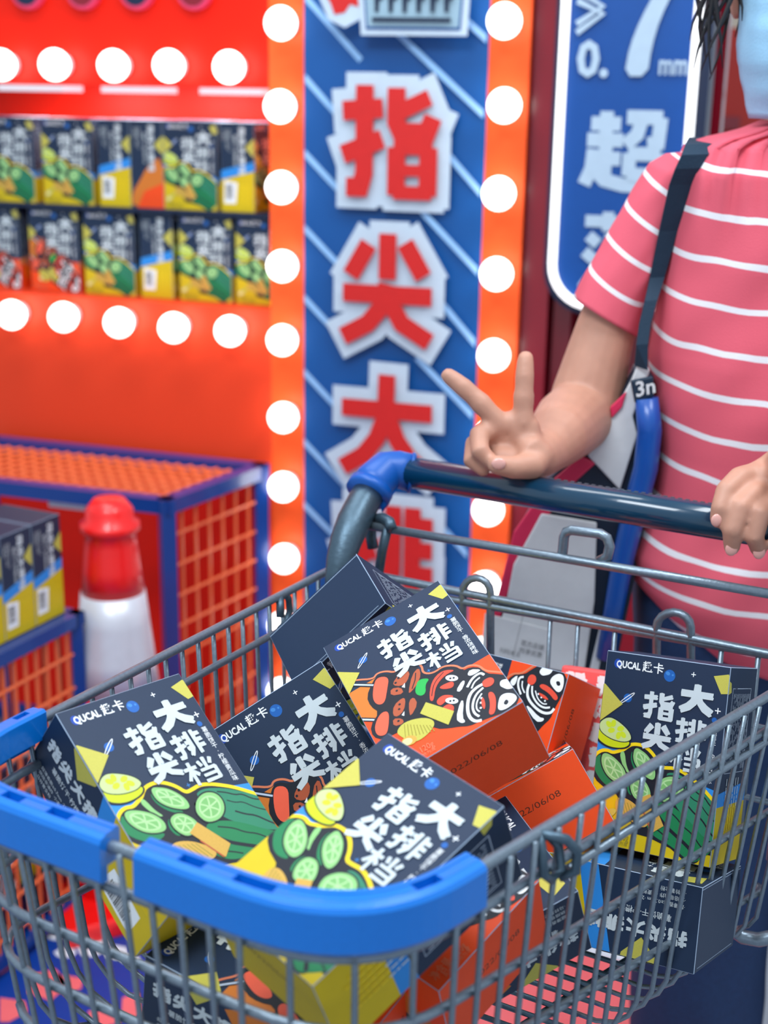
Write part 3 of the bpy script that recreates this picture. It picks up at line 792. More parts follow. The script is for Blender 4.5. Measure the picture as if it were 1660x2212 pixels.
# handle
HA, HB = Z(868, 1017, 1.0), Z(1600, 1136, 1.0)
hd = (HB - HA).normalized()
HE = HA + hd * .50
mb = MB(); mb.tube([HA + hd * .006, HE], .0168, M_handle, 28)
for i, t in enumerate('shoppi'): pass
mb.build('handle_bar', cart, True, cart_o)
mb = MB()
for i in range(26):  # worn relief lettering on the top of the grip, only its outline reads
    p = HA + hd * (.175 + i * .0075) + V((0, .004, .0166))
    mb.box(p, .004, .0045, .0004, M_dsteel, (hd, V((-hd.y, hd.x, 0)), V((0, 0, 1))))
mb.build('handle_print', cart, False, cart_o)
for end, sgn in ((HA, 1), (HE, -1)):
    base = C0[3] if sgn == 1 else C0[2]
    q = lambda px, py, d: P(px, py, d)
    mb = MB()
    if sgn == 1:
        dd = (HA - CAM).dot(FW)
        path = [q(892, 1022, dd), q(860, 1014, dd), q(836, 1016, dd - .005), q(812, 1038, dd - .012), q(798, 1064, dd - .02)]
        mb.tube(path, [.0205, .0205, .0215, .0225, .0235], M_joint, 24)
        mb.tube([q(893, 1022, dd), q(886, 1021, dd)], .0222, M_joint, 24)
        mb.tube([q(803, 1052, dd - .016), q(794, 1068, dd - .021)], .0252, M_joint, 24)
        # gusset under the corner
        g = [q(846, 1046, dd - .012), q(862, 1050, dd - .01), q(826, 1108, dd - .03), q(818, 1080, dd - .025)]
        mb.slab(g, V((0, .012, 0)), M_joint)
        mb.build('handle_joint', cart, True, cart_o, label='blue plastic elbow joint')
        mb = MB(); mb.lathe([(.0, 0), (.005, 0), (.005, .003), (.003, .004), (.0, .004)], q(835, 1074, dd - .022), M_refl, 16, -FW); mb.build('joint_screw', cart, False, cart_o, label='small silver screw')
        pp = [q(802, 1056, dd - .016), q(784, 1088, dd - .03), q(764, 1128, dd - .045), q(748, 1168, dd - .055), q(736, 1210, dd - .06), q(728, 1250, dd - .065)]
        low = [V((pp[-1].x, pp[-1].y, .78)), V((pp[-1].x + .0, pp[-1].y - .02, .16))]
        mb = MB(); mb.tube(pp + low, [.0175, .0178, .0182, .0170, .0150, .0125, .011, .011], M_dsteel, 20)
        mb.build('frame_post', cart, True, cart_o)
    else:
        a = HE
        mb.tube([a - hd * .02, a + hd * .008, a + hd * .02 + V((0, -.01, -.012)), a + hd * .022 + V((0, -.02, -.03))], [.0205, .0205, .0225, .0235], M_joint, 24)
        mb.build('handle_joint', cart, True, cart_o, label='blue plastic elbow joint')
        b = C0[2] + hd * .01
        mb = MB(); mb.tube([a + hd * .02 + V((0, -.015, -.02)), b.lerp(a, .4), b, V((b.x, b.y, .16))], [.0178, .0172, .013, .011], M_dsteel, 20)
        mb.build('frame_post', cart, True, cart_o)
# chassis and wheels
mb = MB()
fz = .15
cf = [V((C0[0].x + .04, C0[0].y + .03, fz)), V((C0[1].x + .02, C0[1].y + .05, fz)), V((C0[2].x, C0[2].y, fz)), V((C0[3].x, C0[3].y, fz))]
mb.tube(cf, .011, M_dsteel, 12, closed=True)
mb.build('chassis', cart, True, cart_o)
for p in cf:
    mb = MB(); mb.lathe([(.05, -.012), (.055, -.006), (.055, .006), (.05, .012)], V((p.x, p.y, .055)), M_rubber, 24, V((hd.x, hd.y, 0)))
    w = mb.build('wheel', cart, False, cart_o)
    mb = MB(); mb.box(V((p.x, p.y, .10)), .035, .035, .1, M_dsteel); mb.build('wheel_fork', w, False, V((p.x, p.y, .1)))
    w.children[0].location = V((p.x, p.y, .1)) - cart_o
    w.children[0].location = V((p.x, p.y, .1)) - w.location - cart_o
# tube by the rear seen low at the right
mb = MB(); mb.tube([P(1590, 2012, 1.28), P(1606, 2024, 1.28), P(1640, 2030, 1.27), P(1700, 2018, 1.26)], .0068, M_steel, 12); mb.build('rear_frame_tube', cart, True, cart_o)

# bumpers: a profile swept along the rim
def bumper(stations, slots, name='corner_bumper', label=None):
    """stations: list of (point, outward normal); slots: set of station-gap indices cut as recesses"""
    T, H, IN = .0095, .0112, .0085
    def prof(p, o, cut):
        z = V((0, 0, 1)); q = []
        # inner bottom, inner top, notch..., outer top chamfer, outer bottom
        cz = H - .0008 - (.006 if cut else 0)
        for a, h in ((-IN, -.012), (-IN, H - .002), (-IN + .002, H), (-.003, H), (-.003, cz), (.004, cz), (.004, H - .0012), (T - .001, H - .003), (T + .001, H - .006), (T + .0016, -.020), (T, -.0225), (.004, -.0225), (.004, -.012)):
            q.append(p + o * a + z * h)
        return q
    mb = MB(); n = 13; vs = []; fs = []
    rows_ = []
    for i, (p, o) in enumerate(stations):
        cut_l = (i - 1) in slots; cut_r = i in slots
        if cut_l != cut_r:
            rows_.append(prof(p, o, cut_l)); rows_.append(prof(p, o, cut_r))
        else: rows_.append(prof(p, o, cut_l))
    for r in rows_: vs += r
    for i in range(len(rows_) - 1):
        for k in range(n):
            fs.append((i * n + k, i * n + (k + 1) % n, (i + 1) * n + (k + 1) % n, (i + 1) * n + k))
    fs.append(tuple(range(n))); fs.append(tuple(range((len(rows_) - 1) * n, len(rows_) * n)))
    mb.add(vs, fs, M_bump)
    o = mb.build(name, cart, False, cart_o, bevel=.0012)
    if label: o['label'] = label
    return o
def rim_station(k, f=None, t=None):
    if t is not None:
        p, tg = cornerbez(k, t, 0)
    else:
        p = sidept(k, f, 0); c = corners(0); tg = (c[(k + 1) % 4] - c[k]).normalized()
    o = V((tg.y, -tg.x, 0)).normalized()
    if o.dot(p - cc) < 0: o = -o
    return p, o
L0 = (sidept(0, 1, 0) - sidept(0, 0, 0)).length
gapc = .44  # position of the gap along the front, tuned to the photo
st = [rim_station(0, f) for f in (.585, .66, .745, .845, .90, .97)] + [rim_station(1, t=i / 14) for i in range(15)] + [rim_station(1, f) for f in (.006, .030, .044)]
bumper(st, {2, 5, 6, 7, 17, 18})
st = [rim_station(3, f) for f in (.935, .955, .985)] + [rim_station(0, t=i / 14) for i in range(15)] + [rim_station(0, f) for f in (.03, .10, .155, .26, .35, gapc - .002)]
bumper(st, {1, 16, 17, 20})
# side hooks
def side_hook(p, o, tdir, s=1.0):
    mb = MB(); z = V((0, 0, 1))
    mb.tube([p + z * .002 * s, p + o * .006 - z * .010 * s + tdir * -.004, p + o * .008 - z * .026 * s - tdir * .004, p + o * .008 - z * .034 * s + tdir * .006 * s, p + o * .009 - z * .030 * s + tdir * .016 * s, p + o * .007 - z * .012 * s + tdir * .014 * s, p + tdir * .006], .0036, M_dsteel, 8)
    mb.tube([p + o * .002, p + o * .014 - z * .004 * s + tdir * .012 * s, p + o * .018 - z * .014 * s + tdir * .020 * s, p + o * .017 - z * .030 * s + tdir * .022 * s, p + o * .008 - z * .036 * s + tdir * .016], .0038, M_dsteel, 8)
    mb.build('side_hook', cart, True, cart_o)
c = corners(0); nd = (c[2] - c[1]).normalized()
for f in (.18, .855):
    p, o = rim_station(1, f); side_hook(p, o, nd)
p, o = rim_station(3, .19)
fd = (c[3] - c[0]).normalized()
mb = MB()
z = V((0, 0, 1))
mb.tube([p + fd * .012 - z * .001, p + fd * .020 - z * .008, p + fd * .022 - z * .022, p + fd * .014 - z * .032, p - z * .036], .0036, M_dsteel, 8)
mb.tube([p, p - fd * .008 - o * .006 - z * .006, p - fd * .012 - o * .008 - z * .018], .0042, M_dsteel, 8)
mb.build('side_hook', cart, True, cart_o)

# ------------------------------------------------------------------ room: floor, wall, lights
mb = MB(); mb.box((0, 3.0, -.02), 9, 9, .04, M_floor); struct(mb.build('floor'), 'shop floor')
mb = MB()
def flat(poly, m, z): mb.slab([V((p.x, p.y, z)) for p in poly], V((0, 0, -.001)), m)
flat([V((-1.6, 1.2, 0)), V((-.02, 1.2, 0)), V((.05, 2.45, 0)), V((-1.6, 2.45, 0))], M_matb, .003)
for q in (((0, 2060), (32, 2076), (30, 2090), (0, 2110)), ((0, 2160), (55, 2168), (60, 2190), (20, 2212), (0, 2212)), ((70, 2110), (120, 2098), (150, 2130), (110, 2166), (60, 2150)), ((120, 2108), (180, 2118), (176, 2140), (140, 2156)),
          ((265, 2160), (300, 2150), (306, 2190), (290, 2212), (262, 2200)), ((190, 2190), (240, 2180), (262, 2212), (200, 2230))):
    flat([Z(x, y, 0) for x, y in q], M_matr, .0045)
rng = random.Random(2)
for x, y, w_ in ((10, 2015, 24), (40, 2028, 20), (72, 2030, 26), (96, 2008, 20), (118, 2022, 30), (142, 2062, 26), (172, 2046, 20), (196, 2058, 30), (222, 2040, 22), (250, 2062, 34), (282, 2076, 26), (130, 2000, 18), (180, 2034, 16)):
    pts = [Z(x + w_ * cos(a) * rng.uniform(.6, 1), y + w_ * .45 * sin(a), 0) for a in [k * pi / 4 for k in range(8)]]
    flat(pts, M_matw, .0045)
o = mb.build('floor_print'); tag(o, 'blue floor print with coral shapes and blurred white marks left under the cart', 'floor graphic')
mb = MB()
edge = [Z(x, y, 0) for x, y in ((950, 1985), (1283, 2058), (1440, 2100))]
flat([Z(600, 1990, 0), Z(1100, 1990, 0), Z(1283, 2066, 0), Z(1560, 2130, 0), V((.62, 1.2, 0)), V((-.02, 1.2, 0))], M_matr, .0055)
flat([Z(1100, 1978, 0), Z(1283, 2052, 0), Z(1560, 2118, 0), Z(1560, 2136, 0), Z(1283, 2070, 0), Z(1100, 1996, 0)], M_matw, .0070)
o = mb.build('floor_print'); tag(o, 'coral red floor print with a white border seen through the cart floor', 'floor graphic')

# wall: an orange red display front with a shelf recess and bulb strips
def wbox(mb, s0, s1, z0, z1, o0, o1, m):
    mb.box(wp((s0 + s1) / 2, (o0 + o1) / 2, (z0 + z1) / 2), s1 - s0, o1 - o0, z1 - z0, m, (WE, WN, V((0, 0, 1))))
sR = W(583, 420)[0]; sS = W(657, 620)[0]; zT = W(480, 188)[1]; zB = W(480, 662)[1]; sL = -2.2
mb = MB()
wbox(mb, sL, sR, zT, 2.4, -.03, 0, M_red)
wbox(mb, sL, sR, 0, zB, -.03, 0, M_orange)
wbox(mb, sR, sS, 0, 2.4, -.03, .0, M_oran)
struct(mb.build('wall_back'), 'glossy red and orange display wall with round bulbs')
mb = MB()
wbox(mb, sL, sR + .0, zT - .0, zT + .03, -.34, -.031, M_red)
wbox(mb, sL, sR + .0, zB - .03, zB, -.34, -.031, M_orange)
wbox(mb, sL, sR + .03, zB, zT, -.36, -.341, M_red)
wbox(mb, sR, sR + .03, zB, zT, -.34, -.031, M_orange)
struct(mb.build('wall_recess'), 'lit recess in the display wall')
zM = W(300, 458)[1]
mb = MB(); wbox(mb, sL, sR - .002, zM - .004, zM + .004, -.33, -.035, M_signside)
tag(mb.build('wall_shelf'), 'dark shelf board across the lit recess between the two rows of boxes', 'shelf')
zS2 = W(300, 246)[1]
for i, (x0, x1) in enumerate(((20, 158), (240, 364), (450, 583))):
    mb = MB(); a = W(x0, 197, -.12)[0]; b = W(x1, 197, -.12)[0]
    wbox(mb, a, b, zT - .014, zT - .002, -.16, -.08, M_strip)
    tag(mb.build('strip_light', origin=wp((a + b) / 2, -.12, zT)), ('pale strip light under the recess top, nearest the left edge', 'pale strip light under the recess top, the middle one', 'pale strip light under the recess top, next to the bulb column')[i], 'light', 'strip lights under the recess top')
for x0, x1 in ((20, 158), (240, 364), (450, 583)):
    a = wp(W((x0 + x1) / 2, 197, -.12)[0], -.12, zT - .02)
    l = area('recess_strip_light', a, a + V((0, 0, -1)) - WN * .3, .13, .03, 1.6, (1.0, .97, .93))
# ordinals used in labels
ORD = ['topmost', 'second', 'third', 'fourth', 'fifth', 'sixth', 'seventh', 'eighth', 'ninth', 'tenth', 'lowest']
mbp = MB(); mbp.ball((0, 0, 0), .0345, M_bulb, 24, 14)
bulb0 = None
def bulb(px, py, off, lab, grp):
    global bulb0
    s, zz = W(px, py, off)
    if bulb0 is None:
        mb = MB(); mb.ball((0, 0, 0), .0295, M_bulb, 24, 14); o = mb.build('light_bulb', smooth=True)
        mb = MB(); mb.lathe([(.018, 0), (.022, .004), (.018, .016)], -WN * .038, M_lampw, 20, WN); sk = mb.build('socket', o, True)
        bulb0 = o
    else: o = copy_tree(bulb0)
    o.location = wp(s, off, zz)
    tag(o, lab, 'light bulb', grp)
Lc = [(607, 50), (605, 230), (608, 405), (610, 575), (610, 735), (612, 902), (612, 1052), (614, 1207), (610, 1352), (608, 1495)]
for i, (x, y) in enumerate(Lc): bulb(x, y, .038, 'round white bulb, %s from the top in the column left of the blue banner' % ('first' if i == 0 else ORD[i]), 'bulbs left of the banner')
Rc = [(1090, 45), (1090, 228), (1078, 418), (1073, 592), (1067, 768), (1060, 940), (1055, 1102), (1048, 1268), (1042, 1410)]
for i, (x, y) in enumerate(Rc): bulb(x, y, .068, 'round white bulb, %s from the top in the column right of the blue banner' % ('first' if i == 0 else ORD[i]), 'bulbs right of the banner')
for i, (x, y) in enumerate([(495, 145), (365, 142), (245, 142), (118, 140), (2, 140)]): bulb(x, y, .038, 'round white bulb above the shelf recess, %s counting leftwards' % ('first' if i == 0 else ORD[i]), 'bulbs above the recess')
for i, (x, y) in enumerate([(497, 715), (375, 708), (257, 697), (137, 685), (25, 680)]): bulb(x, y, .038, 'round white bulb below the shelf recess, %s counting leftwards' % ('first' if i == 0 else ORD[i]), 'bulbs below the recess')
for i, x in enumerate((60, 180, 296, 420)):
    s, zz = W(x, -22, .01)
    mb = MB(); mb.lathe([(.036, 0), (.036, .016), (.030, .018), (.0, .018)], wp(s, 0, zz), mat('disc_pink', (220, 60, 100), rough=.4), 28, WN)
    mb.lathe([(.029, .0185), (.0, .0186)], wp(s, 0, zz), M_signside if i % 2 == 0 else M_dred, 28, WN)
    tag(mb.build('wall_disc', origin=wp(s, 0, zz)), 'dark round disc at the top edge of the red wall, %s from the left edge' % ('first', 'second', 'third', 'fourth')[i], 'decoration', 'round discs on the wall top')

# banner
sA, sB = W(657, 620, .03)[0], W(1038, 620, .03)[0]
zlo, zhi_ = 0.0, 2.2
sC = W(1123, 620, .03)[0]
mb = MB(); wbox(mb, sB, sC, 0, 2.3, -.10, .03, M_oran)
struct(mb.build('trim_1'), 'orange upright strip carrying the right column of bulbs')
mb = MB(); wbox(mb, sA, sB, zlo, zhi_, -.05, .03, M_banner)
bannerart = Art(mb, wp(0, .03, 0), WE, V((0, 0, 1)), WN, (sA + .003, sB - .003, 0.02, zhi_), base=.0012, step=.0010, sub=.0002)
def B2(px, py): return W(px, py, .031)
for (x0, y0), (x1, y1) in (((657, -10), (780, 130)), ((657, 165), (740, 260)), ((657, 328), (740, 418)), ((657, 490), (760, 600)), ((657, 640), (740, 730)), ((657, 800), (740, 890)), ((657, 950), (760, 1060)), ((657, 1085), (740, 1170)),
                           ((860, 70), (1050, 250)), ((960, 0), (1060, 90)), ((960, 320), (1045, 420)), ((915, 455), (1040, 590)), ((960, 655), (1035, 745)), ((905, 770), (1030, 900)), ((940, 1000), (1025, 1060)), ((930, 1100), (1020, 1200))):
    bannerart.line([B2(x0, y0), B2(x1, y1)], .011, M_bline)
chars = (('zhi', 728, 158, 972, 442), ('jian', 728, 482, 968, 752), ('da', 728, 785, 965, 1030), ('pai', 728, 1060, 968, 1300), ('dang', 728, 1340, 968, 1570))
bannerart.sub = .00012
def bchar(g, x0, y0, x1, y1, sw, m, ol):
    a = B2(x0, (y0 + y1) / 2)[0]; b = B2(x1, (y0 + y1) / 2)[0]; zt = B2((x0 + x1) / 2, y0)[1]; zb = B2((x0 + x1) / 2, y1)[1]
    pad = sw / 2
    a += pad; b -= pad; zt -= pad; zb += pad
    for st_, kf in glyph_strokes(g):
        q = [(p[0] * (b - a), p[1] * (zt - zb)) for p in st_]
        pl = stroke_poly(q, sw * kf + 2 * ol, ext=ol * 1.0 if ol else sw * .0)
        bannerart.poly([(a + p[0], zt - p[1]) for p in pl], m, sub=True)
    bannerart.h += bannerart.step
for g, x0, y0, x1, y1 in chars: bchar(g, x0, y0, x1, y1, .034, M_bout, .022)
for g, x0, y0, x1, y1 in chars: bchar(g, x0, y0, x1, y1, .034, M_bred, 0)
# emblem at the top: red burst and a framed white plate
def bp(pts, m): bannerart.poly([B2(*p) for p in pts], m)
bp([(706, 0), (725, 45), (760, 62), (800, 40), (800, -20), (706, -20)], M_bout)
bp([(712, -20), (730, 10), (738, 34), (760, 30), (772, 12), (790, 18), (786, -20)], M_bred)
bp([(790, -30), (795, 78), (1022, 80), (1030, -30)], M_bout)
bp([(800, -30), (806, 66), (1008, 68), (1016, -30)], M_banner)
bp([(804, -30), (810, 60), (1004, 62), (1012, -30)], mat('plate_pale', (150, 180, 196), rough=.5))
for i in range(6): bp([(824 + i * 30, -20), (826 + i * 30, 30), (834 + i * 30, 30), (836 + i * 30, 4), (844 + i * 30, 4), (843 + i * 30, -20)], M_signside)
bp([(822, 40), (822, 50), (990, 52), (990, 42)], M_signside)
tag(mb.build('banner'), 'tall blue banner with big red white-edged characters between two bulb columns', 'banner')

# right of the banner: glossy dark red post, dark red wall, blue neon edged sign
sD = W(1203, 620, .03)[0]
mb = MB(); wbox(mb, sC + .001, sC + .05, 0, 2.3, -.08, .012, M_dred); mb2 = mb
wbox(mb, sC + .055, sD + .02, 0, 2.3, -.08, -.02, M_dred)
tag(mb.build('glossy_post'), 'glossy dark red upright post between the bulb strip and the blue sign', 'post')
mb = MB(); wbox(mb, sC + .001, W(1545, 300, 0)[0], 0, 2.3, -.14, -.09, M_dred)
struct(mb.build('wall_right'), 'dark red wall behind the blue sign')
o1 = .10
s0, s1 = W(1203, 300, o1)[0], W(1510, 150, o1)[0]; zb = W(1290, 668, o1)[1]; ztp = 2.05
cr = .07
def rrect(s0, s1, z0, z1, r, n=8):
    pts = []
    for cx, cz, a0 in ((s1 - r, z0 + r, -pi / 2), (s1 - r, z1 - r, 0), (s0 + r, z1 - r, pi / 2), (s0 + r, z0 + r, pi)):
        for i in range(n + 1):
            a = a0 + i * pi / 2 / n; pts.append((cx + r * cos(a), cz + r * sin(a)))
    return pts
mb = MB(); rr = rrect(s0, s1, zb, ztp, cr)
mb.slab([wp(s, o1, z) for s, z in rr], WN * -.07, M_sign)
mb.slab([wp(s, o1 - .005, z) for s, z in rrect(s0 - .012, s1 + .018, zb - .012, ztp + .01, cr + .01)], WN * -.08, M_signside)
sa = Art(mb, wp(0, o1, 0), WE, V((0, 0, 1)), WN, None, base=.001, step=.0006, sub=.0001)
def S2(px, py): return W(px, py, o1)
def schar(g, x0, y0, x1, y1, sw):
    a = S2(x0, y0)[0] + sw / 2; b = S2(x1, y0)[0] - sw / 2; zt = S2(x0, y0)[1] - sw / 2; zl = S2(x0, y1)[1] + sw / 2
    for st_, kf in glyph_strokes(g):
        pl = stroke_poly([(p[0] * (b - a), p[1] * (zt - zl)) for p in st_], sw * kf)
        sa.poly([(a + p[0], zt - p[1]) for p in pl], M_slet, sub=True)
    sa.h += sa.step
schar('chao', 1256, 222, 1462, 418, .023); schar('bao', 1252, 442, 1450, 640, .020)
def stxt(t, x0, y0, x1, y1, bold):
    tr, a, b, c, d = text_tris(t, bold)
    A0 = S2(x0, y1); A1 = S2(x1, y0)
    for q in tr: sa._emit([(A0[0] + (p[0] - a) / (b - a) * (A1[0] - A0[0]), A0[1] + (d - p[1]) / (d - c) * (A1[1] - A0[1])) for p in q], M_slet)
    sa.h += sa.step
sa.smooth([S2(1345, -120), S2(1500, -120), S2(1500, -84), S2(1462, -30), S2(1428, 40), S2(1410, 100), S2(1400, 165), S2(1350, 165), S2(1362, 100), S2(1386, 40), S2(1424, -30), S2(1444, -74), S2(1345, -74)], M_slet, 1); stxt('0.', 1246, 86, 1320, 168, .035); stxt('mm', 1424, 130, 1488, 162, .02)
for k in (0, 16): sa.line([S2(1250, -20 + k * 1.4), S2(1305, 14 + k), S2(1248, 52 + k * 1.2)], .010, M_slet)
sg = mb.build('neon_sign')
tag(sg, 'blue sign with rounded corners and glowing white edge reading 0.7mm', 'sign')
mb = MB(); mb.tube([wp(s, o1 + .010, z) for s, z in rrect(s0 + .006, s1 - .006, zb + .006, ztp - .006, cr)], .0074, M_neon, 12, closed=True)
mb.build('neon_edge', sg, True)

# far shelf at the right of the sign
fo = P(1600, 150, 3.9)
fs_ = empty('far_shelf', V((fo.x, fo.y, 0)))
tag(fs_, 'distant red shelf unit with pale goods seen beside the blue sign above the shoulder', 'shelf')
def fbox(px0, px1, py0, py1, d, th, m, name):
    a = P(px0, py0, d); b = P(px1, py1, d)
    mb = MB(); mb.box(((a.x + b.x) / 2, a.y + th / 2, (a.z + b.z) / 2), abs(b.x - a.x), th, abs(a.z - b.z), m)
    return mb.build(name, fs_, False, fs_.location)
fbox(1578, 1650, 60, 1200, 3.6, .05, mat('far_red', (176, 34, 20), rough=.5), 'post')
fbox(1500, 1540, -40, 1200, 3.6, .05, M_signside, 'post')
fbox(1560, 1760, 196, 216, 3.65, .3, M_dred, 'shelf_board'); fbox(1500, 1600, 250, 280, 3.65, .3, M_dred, 'shelf_board')
fbox(1500, 1800, -200, 1200, 4.05, .04, M_pale, 'back_panel')
fbox(1528, 1560, 180, 240, 3.8, .1, mat('far_yellow', (210, 196, 96), rough=.6), 'pack'); fbox(1552, 1584, 170, 246, 3.85, .1, mat('far_pink', (226, 140, 150), rough=.6), 'pack')
fbox(1530, 1570, 95, 160, 3.8, .1, mat('far_grey', (90, 80, 92), rough=.6), 'pack'); fbox(1640, 1700, 120, 190, 3.8, .1, mat('far_yellow', (210, 196, 96)), 'pack')

# boxes on the wall shelves
def wall_box(px0, row, kind, face, k, lab):
    pr = cuc_proto if kind == 'cuc' else skw_proto
    o = pr.copy(); col.objects.link(o)
    off = -.045
    s, _ = W(px0, 350 if row == 0 else 560, off)
    zbase = (zM + .0045) if row == 0 else (zB + .001)
    if face == 'front': X, Y, Zz = WE, V((0, 0, -1)), -WN; p = wp(s, off, zbase + BH)
    elif face == 'left':  # left panel faces the shopper
        X, Y, Zz = -WN, V((0, 0, -1)), -WE; p = wp(s + BD, off, zbase + BH)
    else:
        X, Y, Zz = WE, V((0, 0, -1)), -WN; p = wp(s, off - .12, zbase + BH)
    o.matrix_world = Matrix(((X.x, Y.x, Zz.x, p.x), (X.y, Y.y, Zz.y, p.y), (X.z, Y.z, Zz.z, p.z), (0, 0, 0, 1)))
    tag(o, lab, 'snack box', 'snack boxes on the upper wall shelf' if row == 0 else 'snack boxes on the lower wall shelf')
row0 = [(-32, 'cuc', 'front', 'cucumber biscuit box front on the upper wall shelf at the left edge'),
        (92, 'cuc', 'front', 'whole cucumber box front near the left end of the upper wall shelf'),
        (213, 'cuc', 'left', 'box turned to its blue and yellow side at the middle of the upper wall shelf'),
        (283, 'skw', 'left', 'dark and orange side panel of a box on the upper wall shelf'),
        (318, 'cuc', 'rear', 'cucumber box set back on the upper wall shelf, partly behind its neighbour'),
        (354, 'cuc', 'front', 'cucumber biscuit box front on the upper wall shelf nearest the bulb column'),
        (477, 'cuc', 'left', 'box turned to its blue and yellow side near the bulb column, upper wall shelf'),
        (542, 'cuc', 'rear', 'cucumber box cut off by the bulb column at the end of the upper wall shelf')]
row1 = [(-58, 'skw', 'front', 'skewer biscuit box front on the lower wall shelf at the left edge'),
        (66, 'skw', 'front', 'red skewer biscuit box front on the lower wall shelf beside the first cucumber box'),
        (183, 'cuc', 'front', 'cucumber biscuit box front on the lower wall shelf right of the skewer boxes'),
        (304, 'cuc', 'left', 'box turned to its blue and yellow side on the lower wall shelf'),
        (340, 'cuc', 'rear', 'cucumber box set back in shade on the lower wall shelf'),
        (388, 'cuc', 'front', 'whole cucumber box front on the lower wall shelf nearest the bulb column'),
        (510, 'cuc', 'front', 'cucumber box cut off by the bulb column at the end of the lower wall shelf')]
for r, rw in enumerate((row0, row1)):
    for i, (px, kind, face, lab) in enumerate(rw): wall_box(px, r, kind, face, i, lab)

# ------------------------------------------------------------------ wire cage display on the left
FC = P(360, 1092, 2.52)                      # front right top corner
BC = P(562, 1012, 2.76)                      # back right top corner
FL = P(-260, 1008, 2.70)
zc = FC.z
cdepth = V((BC.x - FC.x, BC.y - FC.y, 0)); cw = V((FL.x - FC.x, FL.y - FC.y, 0))
FC = V((FC.x, FC.y, zc)); 
cage = empty('wire_cage_shelf', V((FC.x + cw.x / 2, FC.y + cw.y / 2, 0)))
tag(cage, 'low display cage of orange wire in a blue painted frame against the wall', 'display cage')
def cp(a, b, z): return V((FC.x, FC.y, 0)) + cw * a + cdepth * b + V((0, 0, z))
mb = MB()
r = .014
def bar(p, q, m=None, rr=r):
    d = (q - p); X = d.normalized(); Y = X.cross(V((0, 0, 1))); Y = Y.normalized() if Y.length > .1 else V((cos(.4), sin(.4), 0)); Zt = X.cross(Y)
    mb.box((p + q) / 2, d.length + rr * 2, rr * 2, rr * 2, m or M_cage, (X, Y, Zt))
for a, b in ((0, 0), (0, 1), (1, 0), (1, 1)): bar(cp(a, b, 0), cp(a, b, zc))
for z_ in (zc, .04):
    for (a, b), (c_, d_) in (((0, 0), (1, 0)), ((0, 0), (0, 1)), ((1, 0), (1, 1)), ((0, 1), (1, 1))): bar(cp(a, b, z_), cp(c_, d_, z_))
mb.build('cage_frame', cage, False, cage.location)
mb = MB()
nn = 22
for i in range(1, nn): mb.tube([cp(i / nn, 0, zc), cp(i / nn, 1, zc)], .0032, M_cmesh, 5)
for i in range(1, 9): mb.tube([cp(0, i / 9, zc), cp(1, i / 9, zc)], .0032, M_cmesh, 5)
mb.build('top_mesh', cage, False, cage.location)
mb = MB()
for i in range(1, 7): mb.tube([cp(0, i / 7, .04), cp(0, i / 7, zc)], .003, M_cmesh, 5)
for i in range(1, 10): mb.tube([cp(0, 0, .04 + (zc - .04) * i / 10), cp(0, 1, .04 + (zc - .04) * i / 10)], .003, M_cmesh, 5)
mb.build('side_mesh', cage, False, cage.location)
mb = MB(); mb.slab([cp(0, .98, .04), cp(1, .98, .04), cp(1, .98, zc), cp(0, .98, zc)], cdepth.normalized() * .004, M_red); mb.build('back_panel', cage, False, cage.location)
a_, b_ = P(98, 1056, 2.5), P(196, 1104, 2.5)
mb = MB(); cwd = cw.normalized(); q = PL(147, 1072, cp(0, 0, 0) - cdepth.normalized() * .03, cdepth.normalized()); mb.box(q, .085, .003, .022, M_tag, (cwd, cdepth.normalized(), V((0, 0, 1)))); mb.box(q - V((0, 0, .018)), .085, .003, .014, M_matw, (cwd, cdepth.normalized(), V((0, 0, 1))))
tag(mb.build('price_tag', origin=q), 'pale blue and white price tag clipped on the cage front bar', 'price tag')
# stock bin in front of it, running away from the viewer
b0, b1 = P(-130, 1452, 2.00), P(163, 1335, 2.28)
bz = b1.z
bdir = V((b1.x - b0.x, b1.y - b0.y, 0)); bl = bdir.length; bdir.normalize(); bside = V((-bdir.y, bdir.x, 0))
B0 = V((b0.x, b0.y, 0))
bin_ = empty('wire_stock_bin', V((b0.x, b0.y, 0)) + bdir * bl / 2)
tag(bin_, 'blue and orange wire stock bin left of the traffic cone holding a row of boxes', 'stock bin')
def bq(a, b, z): return B0 + bdir * (a * bl) + bside * b + V((0, 0, z))
mb = MB()
for z_ in (bz, .03):
    for p_, q_ in ((bq(0, 0, z_), bq(1, 0, z_)), (bq(0, .3, z_), bq(1, .3, z_)), (bq(1, 0, z_), bq(1, .3, z_)), (bq(0, 0, z_), bq(0, .3, z_))): bar(p_, q_, M_cage, .011)
for a, b in ((0, 0), (1, 0), (0, .3), (1, .3)): bar(bq(a, b, 0), bq(a, b, bz), M_cage, .010)
mb.build('bin_frame', bin_, False, bin_.location)
mb = MB()
for i in range(1, 12): mb.tube([bq(i / 12, 0, .03), bq(i / 12, 0, bz)], .0034, M_cmesh, 5)
for i in range(1, 9): mb.tube([bq(0, 0, bz * i / 9), bq(1, 0, bz * i / 9)], .0034, M_cmesh, 5)
for i in range(0, 9): mb.tube([bq(1, i / 8 * .3, 0.03), bq(1, i / 8 * .3, bz)], .003, M_cmesh, 5)
mb.build('bin_mesh', bin_, False, bin_.location)
mb = MB(); mb.slab([bq(0, 0, bz - .004), bq(1, 0, bz - .004), bq(1, .3, bz - .004), bq(0, .3, bz - .004)], V((0, 0, -.004)), M_signside); mb.build('bin_tray', bin_, False, bin_.location)
